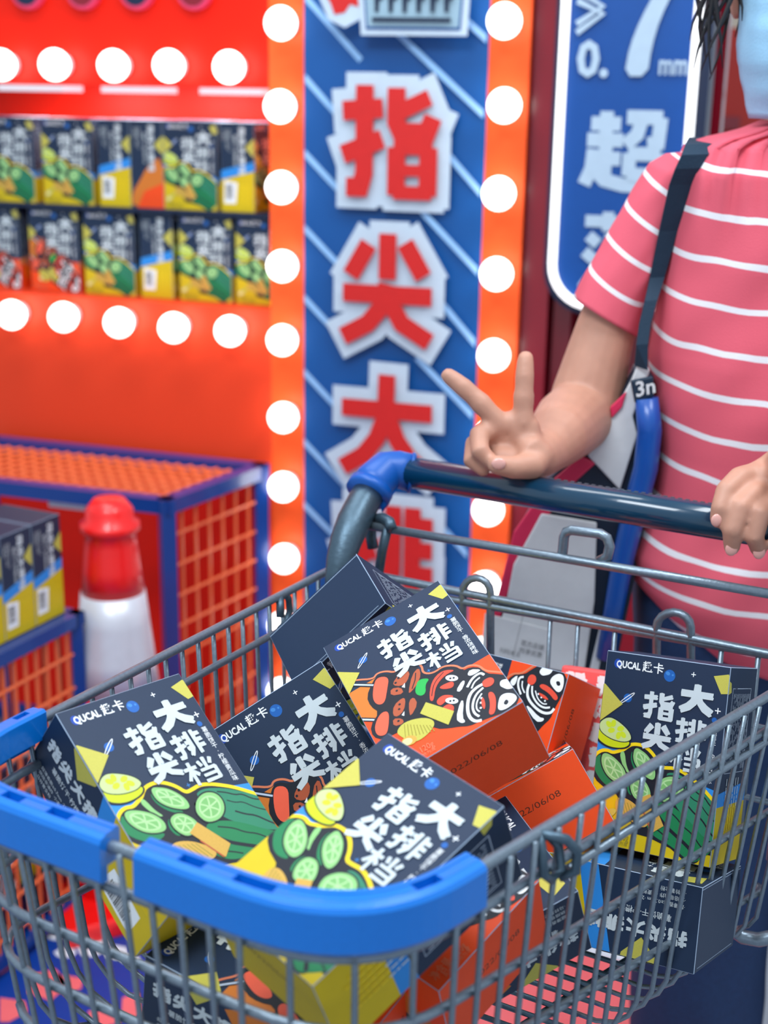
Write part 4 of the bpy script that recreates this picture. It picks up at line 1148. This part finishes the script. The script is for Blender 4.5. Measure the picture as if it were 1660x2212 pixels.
mb = MB(); mb.slab([bq(.0, .02, .1), bq(1, .02, .1), bq(1, .3, .1), bq(0, .3, .1)], V((0, 0, -.004)), M_signside); mb.build('bin_tray', bin_, False, bin_.location)
for i in range(6):
    o = cuc_proto.copy(); col.objects.link(o)
    # left panel faces the viewer side (-bside), boxes stand in a row
    X, Y, Zz = bside, V((0, 0, -1)), -bdir
    p = bq(0, .012, bz + .0125 + BH) + bdir * (bl - .012 - i * .0735)
    o.matrix_world = Matrix(((X.x, Y.x, Zz.x, p.x), (X.y, Y.y, Zz.y, p.y), (X.z, Y.z, Zz.z, p.z), (0, 0, 0, 1)))
    tag(o, 'cucumber box side in the row on the wire bin, %s counting from the cone' % ORD[i].replace('topmost', 'first'), 'snack box', 'row of boxes on the wire bin')
for i in range(4):
    o = (skw_proto if i % 2 else cuc_proto).copy(); col.objects.link(o)
    X, Y, Zz = bdir, V((0, 0, -1)), bside
    p = bq(0, .04, .101 + BH) + bdir * (bl - .13 - i * .12)
    o.matrix_world = Matrix(((X.x, Y.x, Zz.x, p.x), (X.y, Y.y, Zz.y, p.y), (X.z, Y.z, Zz.z, p.z), (0, 0, 0, 1)))
    tag(o, 'snack box behind the orange wires low in the stock bin, %s from the cone' % ORD[i].replace('topmost', 'first'), 'snack box', 'boxes in the lower tray of the bin')

# ------------------------------------------------------------------ traffic cone
base = Z(272, 1915, .0); cb = V((base.x, base.y, 0))
zt_ = .735
cone = empty('traffic_cone', cb); tag(cone, 'red traffic cone with a wide silver band standing in front of the cage', 'traffic cone')
def cr_(z): return .114 + (.040 - .114) * min(1, z / .70)
mb = MB()
prof = [(cr_(z_), z_) for z_ in (.03, .20, .40)]
mb.lathe(prof, cb, M_cone, 36)
mb.build('cone_body', cone, True, cb)
mb = MB(); mb.lathe([(cr_(z_), z_) for z_ in (.575, .62, .66, .680)] + [(.050, .685), (.050, .697), (.040, .702), (.040, .720), (.026, .738)], cb, M_cone, 36)
mb.build('cone_top', cone, True, cb)
mb = MB(); mb.lathe([(cr_(z_) + .0015, z_) for z_ in (.40, .46, .52, .575)], cb, M_refl, 36); mb.build('silver_band', cone, True, cb, label='wide silver reflective band')
mb = MB(); mb.box(cb + V((0, 0, .018)), .30, .30, .036, M_cone, (V((cos(.5), sin(.5), 0)), V((-sin(.5), cos(.5), 0)), V((0, 0, 1)))); mb.build('cone_base', cone, False, cb, bevel=.008)

# ------------------------------------------------------------------ person
pc = V((.475, 1.56, 0))
person = empty('person', pc)
tag(person, 'person in pink striped shirt making a victory sign, other hand on the cart handle', 'person')
class Body:
    def __init__(s): s.mb = MB()
    def limb(s, pts, rs, n=16):
        """tapered round-ended limb through points"""
        pts = [V(p) for p in pts]
        P3 = []; R3 = []
        d0 = (pts[0] - pts[1]).normalized(); d1 = (pts[-1] - pts[-2]).normalized()
        for a in (.98, .8, .45): P3.append(pts[0] + d0 * rs[0] * a); R3.append(rs[0] * math.sqrt(1 - a * a))
        for i in range(len(pts)):
            P3.append(pts[i]); R3.append(rs[i])
        for a in (.45, .8, .98): P3.append(pts[-1] + d1 * rs[-1] * a); R3.append(rs[-1] * math.sqrt(1 - a * a))
        s.mb.tube(P3, R3, M_skin, n)
    def ell(s, c, sx, sy, sz): s.mb.ball(c, 1, M_skin, 20, 14, (sx, sy, sz))
    def fin(s, name, voxel, it=4):
        o = s.mb.build(name, person, True, pc)
        md = o.modifiers.new('r', 'REMESH'); md.mode = 'VOXEL'; md.voxel_size = voxel; md.use_smooth_shade = True
        sm = o.modifiers.new('s', 'SMOOTH'); sm.iterations = it; sm.factor = .5
        return o
bd = Body()
dR = 1.415   # right hand depth
q = lambda x, y, d=0.0: P(x, y, dR + d)
# victory hand (the person's right): palm, two straight fingers, two curled, thumb across
wrist = q(1168, 988, .015)
bd.limb([q(1152, 990, .01), q(1132, 955, .010), q(1122, 925, .004)], [.021, .020, .016])
bd.limb([q(1162, 985, .0), q(1142, 966, -.004), q(1130, 952, .002)], [.018, .017, .012])
bd.limb([q(1078, 922, .002), q(1104, 912, .002), q(1130, 912, .002)], [.012, .0125, .0125])
bd.limb([q(1120, 975, .014), q(1092, 945, .014), q(1078, 926, .006)], [.016, .017, .014])
bd.limb([q(1142, 960, .006), q(1140, 925, .002)], [.016, .014])
bd.limb([q(1130, 912, -.002), q(1131, 885, -.004), q(1132, 858, -.006), q(1133, 838, -.007), q(1134, 812, -.008), q(1136, 775, -.008)], [.0122, .0104, .0112, .0098, .0102, .0086])       # index, upright
bd.limb([q(1078, 914, .0), q(1058, 892, -.004), q(1038, 870, -.006), q(1022, 855, -.007), q(1002, 837, -.008), q(970, 812, -.008)], [.0124, .0106, .0113, .0098, .0102, .0084])          # middle, leaning left
bd.limb([q(1068, 925, .004), q(1036, 940, -.008), q(1038, 976, -.026), q(1062, 998, -.022)], [.0115, .0112, .0100, .0085])     # ring, curled
bd.limb([q(1064, 948, .010), q(1022, 960, .004), q(1018, 995, -.010), q(1044, 1014, -.010)], [.0105, .0098, .0090, .0078])     # little finger, curled
bd.limb([q(1165, 985, .002), q(1148, 1006, -.014), q(1108, 1010, -.028), q(1074, 1004, -.034)], [.0165, .0150, .0118, .0102])   # thumb across
bd.limb([q(1160, 992, .006), q(1120, 1000, .002), q(1084, 990, .004)], [.020, .017, .014])
# forearm, elbow, upper arm
elb = P(1258, 895, 1.575)
bd.limb([q(1160, 985, .012), q(1176, 975, .035), P(1202, 945, 1.48), P(1230, 915, 1.54), elb], [.0245, .026, .034, .041, .042], 20)
bd.limb([elb, Yp(1272, 845, 1.55), Yp(1308, 715, 1.56), Yp(1378, 540, 1.56), Yp(1468, 400, 1.56)], [.042, .041, .0345, .034, .034], 20)
# torso, neck, head
bd.limb([V((.475, 1.57, z_)) for z_ in (.90, 1.02, 1.14, 1.26)], [.112, .105, .105, .10], 24)
bd.limb([Yp(1472, 405, 1.56), Yp(1560, 370, 1.58), V((.475, 1.58, 1.31)), V((.60, 1.58, 1.30)), V((.645, 1.56, 1.27))], [.034, .036, .05, .05, .05])
bd.limb([V((.475, 1.58, 1.30)), V((.475, 1.565, 1.44))], [.052, .050])
hc = V((.446, 1.545, 1.492))
bd.ell(hc + V((0, 0, .035)), .076, .095, .105); bd.ell(hc + V((-.004, -.022, -.05)), .058, .066, .062)
bd.limb([hc + V((0, -.084, .035)), hc + V((0, -.094, .004))], [.009, .012]); bd.ell(hc + V((-.078, .01, .01)), .008, .018, .03); bd.ell(hc + V((.078, .01, .01)), .008, .018, .03)
bd.limb([hc + V((-.02, -.085, -.045)), hc + V((.02, -.085, -.045))], [.008, .008])
# other arm, down to the hand on the handle
hx = HA + hd * ((Z(1612, 1140, 1.0) - HA).length)
sh2 = V((.645, 1.56, 1.27)); el2 = V((.68, 1.50, 1.04))
bd.limb([sh2, V((.67, 1.54, 1.15)), el2], [.052, .047, .040], 18)
wr2 = P(1760, 1010, 1.22)
bd.limb([el2, el2.lerp(wr2, .5), wr2], [.040, .036, .026], 18)
dh = (hx - CAM).dot(FW)
h = lambda x, y, d=0.0: P(x, y, dh + d)
bd.limb([wr2, h(1700, 1010, .0), h(1650, 1035, .0)], [.026, .024, .020])
bd.limb([h(1690, 1060, .01), h(1650, 1060, .005)], [.022, .018])
for pts, rs in (([h(1640, 1024, .002), h(1598, 1034, -.012), h(1568, 1060, -.026), h(1556, 1100, -.030), h(1551, 1124, -.026)], [.0125, .0118, .0098, .0090, .0074]),
                ([h(1655, 1050, .0), h(1628, 1068, -.020), h(1598, 1096, -.034), h(1582, 1145, -.034), h(1582, 1182, -.024)], [.0125, .0118, .0108, .0098, .0080]),
                ([h(1690, 1075, .0), h(1668, 1090, -.022), h(1642, 1110, -.036), h(1630, 1160, -.034), h(1640, 1188, -.024)], [.0120, .0115, .0105, .0095, .0078]),
                ([h(1730, 1090, .0), h(1716, 1110, -.022), h(1694, 1130, -.034), h(1682, 1170, -.030), h(1694, 1194, -.020)], [.0110, .0105, .0095, .0088, .0072])):
    bd.limb(pts, rs, 14)
bd.limb([h(1660, 1040, .02), h(1620, 1080, .034), h(1580, 1110, .034)], [.014, .012, .0095])
# legs
hipL = V((.405, 1.57, .80)); hipR = V((.575, 1.57, .80))
for hp, fx in ((hipL, -.0), (hipR, .0)):
    fx = .035; kn = V((hp.x + fx, hp.y - .03, .46)); an = V((hp.x + fx, hp.y, .09))
    bd.limb([hp, hp.lerp(kn, .5), kn, kn.lerp(an, .4), an], [.085, .075, .055, .052, .036], 18)
    bd.limb([an, an + V((0, -.10, -.04)), an + V((0, -.16, -.055))], [.036, .030, .022])
bd.limb([hipL + V((0, 0, .02)), hipR + V((0, 0, .02))], [.085, .085], 18)
body = bd.fin('body', .0026, 5)
# nails
mb = MB()
for p, r_ in ((h(1549, 1124, -.0335), .0055), (h(1581, 1186, -.030), .006), (h(1641, 1193, -.0300), .006)):
    mb = MB(); mb.ball(p, 1, M_nail, 12, 8, (r_, .0022, r_ * 1.15)); mb.build('fingernail', person, True, pc)
mb = MB(); mb.ball(q(1078, 1002, -.0435), 1, M_nail, 12, 8, (.0075, .0022, .006)); mb.build('fingernail', person, True, pc)

# shirt with stripes laid along torso and sleeve
def shirt_mat():
    m = bpy.data.materials.new('striped_cotton'); m.use_nodes = True; nt = m.node_tree; b = nt.nodes['Principled BSDF']
    uv = nt.nodes.new('ShaderNodeUVMap'); sp = nt.nodes.new('ShaderNodeSeparateXYZ'); nt.links.new(uv.outputs[0], sp.inputs[0])
    fr = nt.nodes.new('ShaderNodeMath'); fr.operation = 'FRACT'; nt.links.new(sp.outputs['Y'], fr.inputs[0])
    lt = nt.nodes.new('ShaderNodeMath'); lt.operation = 'LESS_THAN'; lt.inputs[1].default_value = .145; nt.links.new(fr.outputs[0], lt.inputs[0])
    mx = nt.nodes.new('ShaderNodeMix'); mx.data_type = 'RGBA'
    mx.inputs['A'].default_value = (*lin((224, 92, 110)), 1); mx.inputs['B'].default_value = (*lin((236, 232, 236)), 1)
    nt.links.new(lt.outputs[0], mx.inputs['Factor']); nt.links.new(mx.outputs['Result'], b.inputs['Base Color'])
    nz = nt.nodes.new('ShaderNodeTexNoise'); nz.inputs['Scale'].default_value = 700; tc = nt.nodes.new('ShaderNodeTexCoord'); nt.links.new(tc.outputs['Object'], nz.inputs['Vector'])
    bp_ = nt.nodes.new('ShaderNodeBump'); bp_.inputs['Strength'].default_value = .3; bp_.inputs['Distance'].default_value = .001; nt.links.new(nz.outputs['Fac'], bp_.inputs['Height']); nt.links.new(bp_.outputs['Normal'], b.inputs['Normal'])
    b.inputs['Roughness'].default_value = .85
    return m
M_shirt = shirt_mat()
def loft(ringsl, uvl, name, parent, m, closed_top=False, thick=.0015):
    n = len(ringsl[0]); vs = [p - pc for r in ringsl for p in r]; fs = []; 
    for i in range(len(ringsl) - 1):
        for k in range(n): fs.append((i * n + k, i * n + (k + 1) % n, (i + 1) * n + (k + 1) % n, (i + 1) * n + k))
    me = bpy.data.meshes.new(name); me.from_pydata([tuple(v) for v in vs], [], fs); me.materials.append(m)
    me.polygons.foreach_set('use_smooth', [True] * len(fs))
    ul = me.uv_layers.new(name='UVMap')
    for l in me.loops: ul.data[l.index].uv = (0, uvl[l.vertex_index])
    o = bpy.data.objects.new(name, me); col.objects.link(o); o.parent = parent; o.location = (0, 0, 0)
    sd = o.modifiers.new('s', 'SOLIDIFY'); sd.thickness = thick
    return o
PER = .0462
prof = [  # pixel y, left edge px, depth, half depth of the ring
 (262, 1655, 1.60, .062), (284, 1600, 1.60, .075), (297, 1540, 1.60, .085), (314, 1490, 1.60, .10), (370, 1462, 1.59, .112), (460, 1452, 1.585, .120), (560, 1440, 1.58, .128), (660, 1424, 1.575, .132),
 (760, 1408, 1.57, .136), (860, 1410, 1.565, .138), (960, 1412, 1.56, .138), (1040, 1402, 1.555, .140), (1110, 1378, 1.55, .144), (1180, 1352, 1.545, .148), (1240, 1366, 1.54, .150), (1300, 1420, 1.54, .150), (1345, 1475, 1.54, .148)]
def interp(tab, y):
    for i in range(len(tab) - 1):
        a, b = tab[i], tab[i + 1]
        if a[0] <= y <= b[0]:
            t = (y - a[0]) / (b[0] - a[0]); t2 = t
            return [a[j] + (b[j] - a[j]) * t2 for j in range(len(a))]
    return list(tab[-1])
rings = []; uvs = []
NR = 120; NS = 84
for i in range(NR + 1):
    y = 262 + (1345 - 262) * i / NR
    _, xl, d, hb = interp(prof, y)
    # hem dips to the middle: ring is level in the room, so keep one z per ring
    pL = Yp(xl, y, pc.y - .01); cx = .463 + .02 * (i / NR); half = cx - pL.x; z0 = pL.z
    ring_ = []
    for k in range(NS):
        a = 2 * pi * k / NS
        ca, sa_ = cos(a), sin(a)
        ex = math.copysign(abs(ca) ** .85, ca); ey = math.copysign(abs(sa_) ** .9, sa_)
        x = cx + half * ex; yy = pc.y - .01 + hb * ey * (1 if sa_ < 0 else .8)
        # folds: gathers at the neckline, soft drapes below
        t = i / NR
        g = max(0, 1 - t * 4) * .009 * sin(ex * 44 + 1) + .0035 * sin(ex * 17 + t * 6) * (1 - t) + .005 * noise.noise(V((x * 9, t * 7, 1.7))) + .008 * noise.noise(V((x * 14 + t * 8, t * 3, 4.2)))
        if sa_ < .2: yy += g * 1.4
        zz = z0 - (.02 * (1 - abs(ca))) * (t > .85) * (t - .85) / .15
        p = V((x, yy, zz)); ring_.append(p)
        # stripes sag slightly like in the photo
        front = max(0, -sa_)
        uvs.append((zz + .020 * front * (0.6 + .4 * t) + .003 * noise.noise(V((x * 30, t * 12, 0))) * (2.5 if t < .15 else 1)) / PER + .32)
    rings.append(ring_)
shirt_o = loft(rings, uvs, 'shirt', person, M_shirt)
# sleeve
sp_ = [(Yp(x_, y_, 1.56), r_) for x_, y_, r_ in ((1555, 372, .044), (1505, 372, .040), (1468, 392, .040), (1430, 450, .039), (1392, 515, .038), (1360, 572, .038), (1330, 625, .039), (1308, 684, .0425))]
rings = []; uvs = []; acc = 0
pts_s = []
for i in range(len(sp_) - 1):
    for j in range(8): t = j / 8; pts_s.append((sp_[i][0].lerp(sp_[i + 1][0], t), sp_[i][1] * (1 - t) + sp_[i + 1][1] * t))
pts_s.append(sp_[-1])
ax = (sp_[-1][0] - sp_[1][0]).normalized(); u = ax.cross(V((0, 1, 0))).normalized(); w = ax.cross(u)
for i, (c_, r_) in enumerate(pts_s):
    if i: acc += (c_ - pts_s[i - 1][0]).length
    rr_ = []
    for k in range(48):
        a = 2 * pi * k / 48
        rad = r_ * (1.0 + .03 * sin(3 * a + acc * 30) * (acc * 4)) + .002 * noise.noise(V((cos(a) * 3, sin(a) * 3, acc * 20)))
        p = c_ + u * cos(a) * rad * 1.0 + w * sin(a) * rad
        rr_.append(p); uvs.append(-acc / .0395 + .5 + .25 * sin(a))
    rings.append(rr_)
slv = loft(rings, uvs, 'sleeve', person, M_shirt, thick=.002)
# the other sleeve
ax2 = (V((.672, 1.54, 1.14)) - V((.60, 1.565, 1.30))).normalized(); u2 = ax2.cross(V((0, 1, 0))).normalized(); w2 = ax2.cross(u2)
rings = []; uvs = []
for i in range(25):
    t = i / 24; c_ = V((.585, 1.565, 1.275)).lerp(V((.648, 1.56, 1.275)), t / .4) if t < .4 else V((.648, 1.56, 1.275)).lerp(V((.676, 1.538, 1.13)), (t - .4) / .6); r_ = .062 - .002 * t
    rings.append([c_ + u2 * cos(2 * pi * k / 48) * r_ + w2 * sin(2 * pi * k / 48) * r_ * 1.02 for k in range(48)]); uvs += [-t * .18 / .0395 + .25 * sin(2 * pi * k / 48) for k in range(48)]
loft(rings, uvs, 'sleeve', person, M_shirt, thick=.002)
# eyes and brows above the mask
M_eye = mat('eye_white', (232, 230, 226), rough=.2); M_iris = mat('eye_dark', (40, 26, 20), rough=.15)
for sx in (-1, 1):
    m2 = MB(); m2.ball(hc + V((sx * .030, -.078, .040)), 1, M_eye, 16, 10, (.014, .010, .0075)); m2.ball(hc + V((sx * .030, -.0865, .040)), 1, M_iris, 14, 8, (.0058, .003, .0058)); m2.build('eye', person, True, pc)
    m2 = MB(); m2.tube([hc + V((sx * .016, -.089, .058)), hc + V((sx * .030, -.090, .062)), hc + V((sx * .046, -.082, .058))], [.0022, .0028, .0012], M_hair, 8); m2.build('eyebrow', person, True, pc)
# shoulder strap
mb = MB()
def ribbon(pts, w_, th, m, mb):
    vs = []; fs = []
    for i, (L_, R_) in enumerate(pts):
        vs += [L_, R_, R_ + V((0, th, 0)), L_ + V((0, th, 0))]
    for i in range(len(pts) - 1):
        for k in range(4): fs.append((i * 4 + k, i * 4 + (k + 1) % 4, (i + 1) * 4 + (k + 1) % 4, (i + 1) * 4 + k))
    fs += [(0, 1, 2, 3), tuple(range(len(vs) - 4, len(vs)))]
    mb.add(vs, fs, m)
sd_ = 1.468
from mathutils.bvhtree import BVHTree
def tree(objs):
    vs = []; fs = []
    for o in objs:
        k = len(vs); vs += [v.co + pc for v in o.data.vertices]; fs += [[i + k for i in p.vertices] for p in o.data.polygons]
    return BVHTree.FromPolygons(vs, fs)
bvh = tree([shirt_o, slv])
def on_shirt(x, y, lift=.004, fall=1.50):
    r = ray(x, y).normalized(); hit = bvh.ray_cast(CAM, r)
    return hit[0] - r * lift if hit[0] else P(x, y, fall)
rows_ = [(312, 1482, 1544), (335, 1474, 1532), (365, 1460, 1514), (400, 1447, 1495), (450, 1436, 1480), (500, 1425, 1465), (550, 1415, 1451), (600, 1405, 1437), (650, 1394, 1421), (700, 1382, 1407), (745, 1376, 1401)]
tab = [(on_shirt(a, y), on_shirt(b, y - 2)) for y, a, b in rows_]
dep = [((L_ - CAM).dot(FW) + (R_ - CAM).dot(FW)) / 2 for L_, R_ in tab]
tab = [(P(a, y, min(d, (L_ - CAM).dot(FW)) if abs(d - (L_ - CAM).dot(FW)) < .03 else d), P(b, y - 2, d)) for (y, a, b), (L_, R_), d in zip(rows_, tab, [min(x) for x in zip([(q_[0] - CAM).dot(FW) for q_ in tab], [(q_[1] - CAM).dot(FW) for q_ in tab])])]
tab = [(Yp(1490, 296, 1.62), Yp(1552, 298, 1.62))] + tab + [(P(1372, 790, 1.52), P(1400, 800, 1.51))]
ribbon(tab, 0, .003, M_strap, mb)

# jeans
rings = []
for i in range(26):
    t = i / 25; zz = .90 - t * .84
    rr_ = []
    if t < .22:
        cx = .49; hw = .168; hb = .115
    rings_z = zz
def leg(cx0, cx1, name):
    rings = []
    for i in range(40):
        t = i / 39; zz = .90 - t * .84
        hw = .098 - .012 * min(1, t * 1.4); hb = .115 - .035 * min(1, t * 1.5); cx = cx0 + (cx1 - cx0) * t
        rings.append([V((cx + hw * cos(2 * pi * k / 40) + .004 * noise.noise(V((k * .4, t * 9, 2))), pc.y - .0 + hb * sin(2 * pi * k / 40) + .006 * noise.noise(V((cos(k * .157) * 2, sin(k * .157) * 2, t * 10))), zz)) for k in range(40)])
    return rings
for cx0, cx1 in ((.402, .438), (.590, .635)):
    R_ = leg(cx0, cx1, 'trouser')
    o = loft(R_, [0] * (40 * 40), 'trouser_leg', person, M_denim, thick=.002)
rings = []
for i in range(8):
    zz = .96 - i * .03
    rings.append([V((.485 + .150 * cos(2 * pi * k / 48), pc.y + .104 * sin(2 * pi * k / 48), zz)) for k in range(48)])
loft(rings, [0] * (8 * 48), 'trouser_waist', person, M_denim, thick=.002)
for x_ in (hipL.x + .035, hipR.x + .035):
    m2 = MB(); m2.ball(V((x_, pc.y - .06, .035)), 1, M_matw, 20, 10, (.048, .135, .038)); m2.build('shoe', person, True, pc)
# mask
mb_ = MB()
vs = []; fs = []; nu, nv = 26, 18
for j in range(nv + 1):
    for i in range(nu + 1):
        a = radians(-88 + 176 * i / nu); t = j / nv
        zz = hc.z - .002 - .118 * t + .010 * (abs(i / nu - .5) * 2) * (t < .5)
        rx = .080 - .020 * max(0, t - .45) / .55; ry = .104 - .016 * t + .012 * sin(pi * min(1, t * 1.3))
        if t > .75: ry -= .040 * (t - .75) * 4 * .6
        pl_ = .0022 * sin(t * 26)
        vs.append(V((hc.x + rx * sin(a), hc.y - .006 - ry * cos(a) - pl_, zz)))
for j in range(nv):
    for i in range(nu): fs.append((j * (nu + 1) + i, j * (nu + 1) + i + 1, (j + 1) * (nu + 1) + i + 1, (j + 1) * (nu + 1) + i))
mb_.add(vs, fs, M_mask); mk = mb_.build('face_mask', person, True, pc)
mk.modifiers.new('s', 'SOLIDIFY').thickness = .0012
# hair
mb_ = MB(); mb_.ball(hc + V((0, .018, .052)), 1, M_hair, 28, 16, (.088, .104, .108))
rng = random.Random(4)
for i in range(26):
    s_ = -1 if i < 16 else 1
    x0_ = hc.x + s_ * rng.uniform(.082, .104); y0_ = hc.y - rng.uniform(-.05, .055)
    ln = rng.uniform(.05, .115)
    p0 = V((x0_, y0_, hc.z + .03)); pts = [p0 + V((s_ * .014 * sin(t * 2.2 + i) + s_ * .008 * t, .006 * sin(i + t), -ln * t)) for t in (0, .25, .5, .75, 1)]
    mb_.tube(pts, [.0032, .0028, .0022, .0014, .0005], M_hair, 5)
mb_.build('hair', person, True, pc)

# tote bag on the strap
BN = V((-.18, -1, 0)).normalized(); BP0 = P(1250, 1200, 1.60)
def bgp(x, y, off=0.0): return PL(x, y, BP0 + BN * off, BN)
bag = empty('tote_bag', V((BP0.x, BP0.y, .75)))
tag(bag, 'white and navy tote bag with pink trim hanging beside the person behind the cart', 'bag')
def bagpart(pts, off, th, m, name, parent=bag):
    mbx = MB(); mbx.slab([bgp(x, y, off) for x, y in pts], BN * -th, m); o = mbx.build(name, parent, False, bag.location, bevel=.002)
    return o
bagpart([(1370, 800), (1412, 820), (1420, 1000), (1400, 1100), (1372, 1250), (1340, 1400), (1300, 1600), (1010, 1600), (1060, 1400), (1085, 1280), (1110, 1170), (1180, 1040), (1270, 960), (1330, 880)], -.004, .05, M_bagn, 'bag_body')
bagpart([(1385, 770), (1405, 800), (1368, 900), (1378, 940), (1340, 1060), (1270, 985), (1330, 885), (1365, 820)], .004, .006, M_bagw, 'bag_flap')
bagpart([(1255, 985), (1290, 1000), (1240, 1045), (1150, 1160), (1090, 1300), (1060, 1420), (1040, 1420), (1080, 1270), (1110, 1150), (1180, 1050)], .003, .006, M_bagp, 'bag_trim')
bagpart([(1355, 845), (1345, 880), (1322, 905), (1318, 880)], .008, .004, M_bagp, 'bag_trim')
bagpart([(1170, 1110), (1290, 1130), (1285, 1300), (1262, 1460), (1050, 1420), (1090, 1320), (1110, 1220)], .006, .006, M_bagw, 'bag_panel')
bagpart([(1048, 1325), (1188, 1360), (1180, 1445), (1040, 1410)], .008, .0015, M_bagw, 'bag_label')
mbx = MB(); mbx.tube([bgp(1398, 860, .012), bgp(1404, 930, .014), bgp(1396, 1010, .014), bgp(1372, 1100, .014), bgp(1348, 1200, .014), bgp(1330, 1300, .012), bgp(1310, 1420, .01)], [.013, .014, .014, .014, .013, .012, .012], M_bagb, 16); mbx.build('bag_piping', bag, True, bag.location)
bagpart([(1362, 822), (1412, 812), (1414, 858), (1372, 872)], .018, .004, M_bagn, 'bag_band')
bagpart([(1302, 1330), (1318, 1335), (1282, 1500), (1264, 1490)], .012, .003, M_bagw, 'bag_label')
mbx = MB()
ta = Art(mbx, bgp(1052, 1330, .0105), (bgp(1152, 1355, .0105) - bgp(1052, 1330, .0105)) / 100, (bgp(1028, 1430, .0105) - bgp(1052, 1330, .0105)) / 100, BN, None, base=.001, step=.0002)
ta.text('扫码关注', 44, 66, 9, M_text); ta.line([(74, -20), (74, 70)], .8, M_text); ta.text('官方店铺', 84, 40, 10, M_text); ta.text('购享优惠', 84, 56, 10, M_text)
mbx.build('bag_lettering', bag, False, bag.location); mbx = MB()
tb = Art(mbx, bgp(1372, 862, .0225), (bgp(1412, 852, .0225) - bgp(1372, 862, .0225)) / 100, (bgp(1375, 902, .0225) - bgp(1372, 862, .0225)) / 100, BN, None, base=.001, step=.0002)
tb.text('3n', 10, -10, 90, M_bagw, bold=.02)
mbx.build('bag_lettering', bag, False, bag.location); mbx = MB()
tc_ = Art(mbx, bgp(1305, 1335, .0125), (bgp(1321, 1338, .0125) - bgp(1305, 1335, .0125)) / 100, (bgp(1295, 1385, .0125) - bgp(1305, 1335, .0125)) / 300, BN, None, base=.001, step=.0002)
tc_.vtext('一九七三年', 50, 20, 60, 110, M_text)
mbx.build('bag_lettering', bag, False, bag.location)
mb.build('shoulder_strap', bag, False, bag.location)
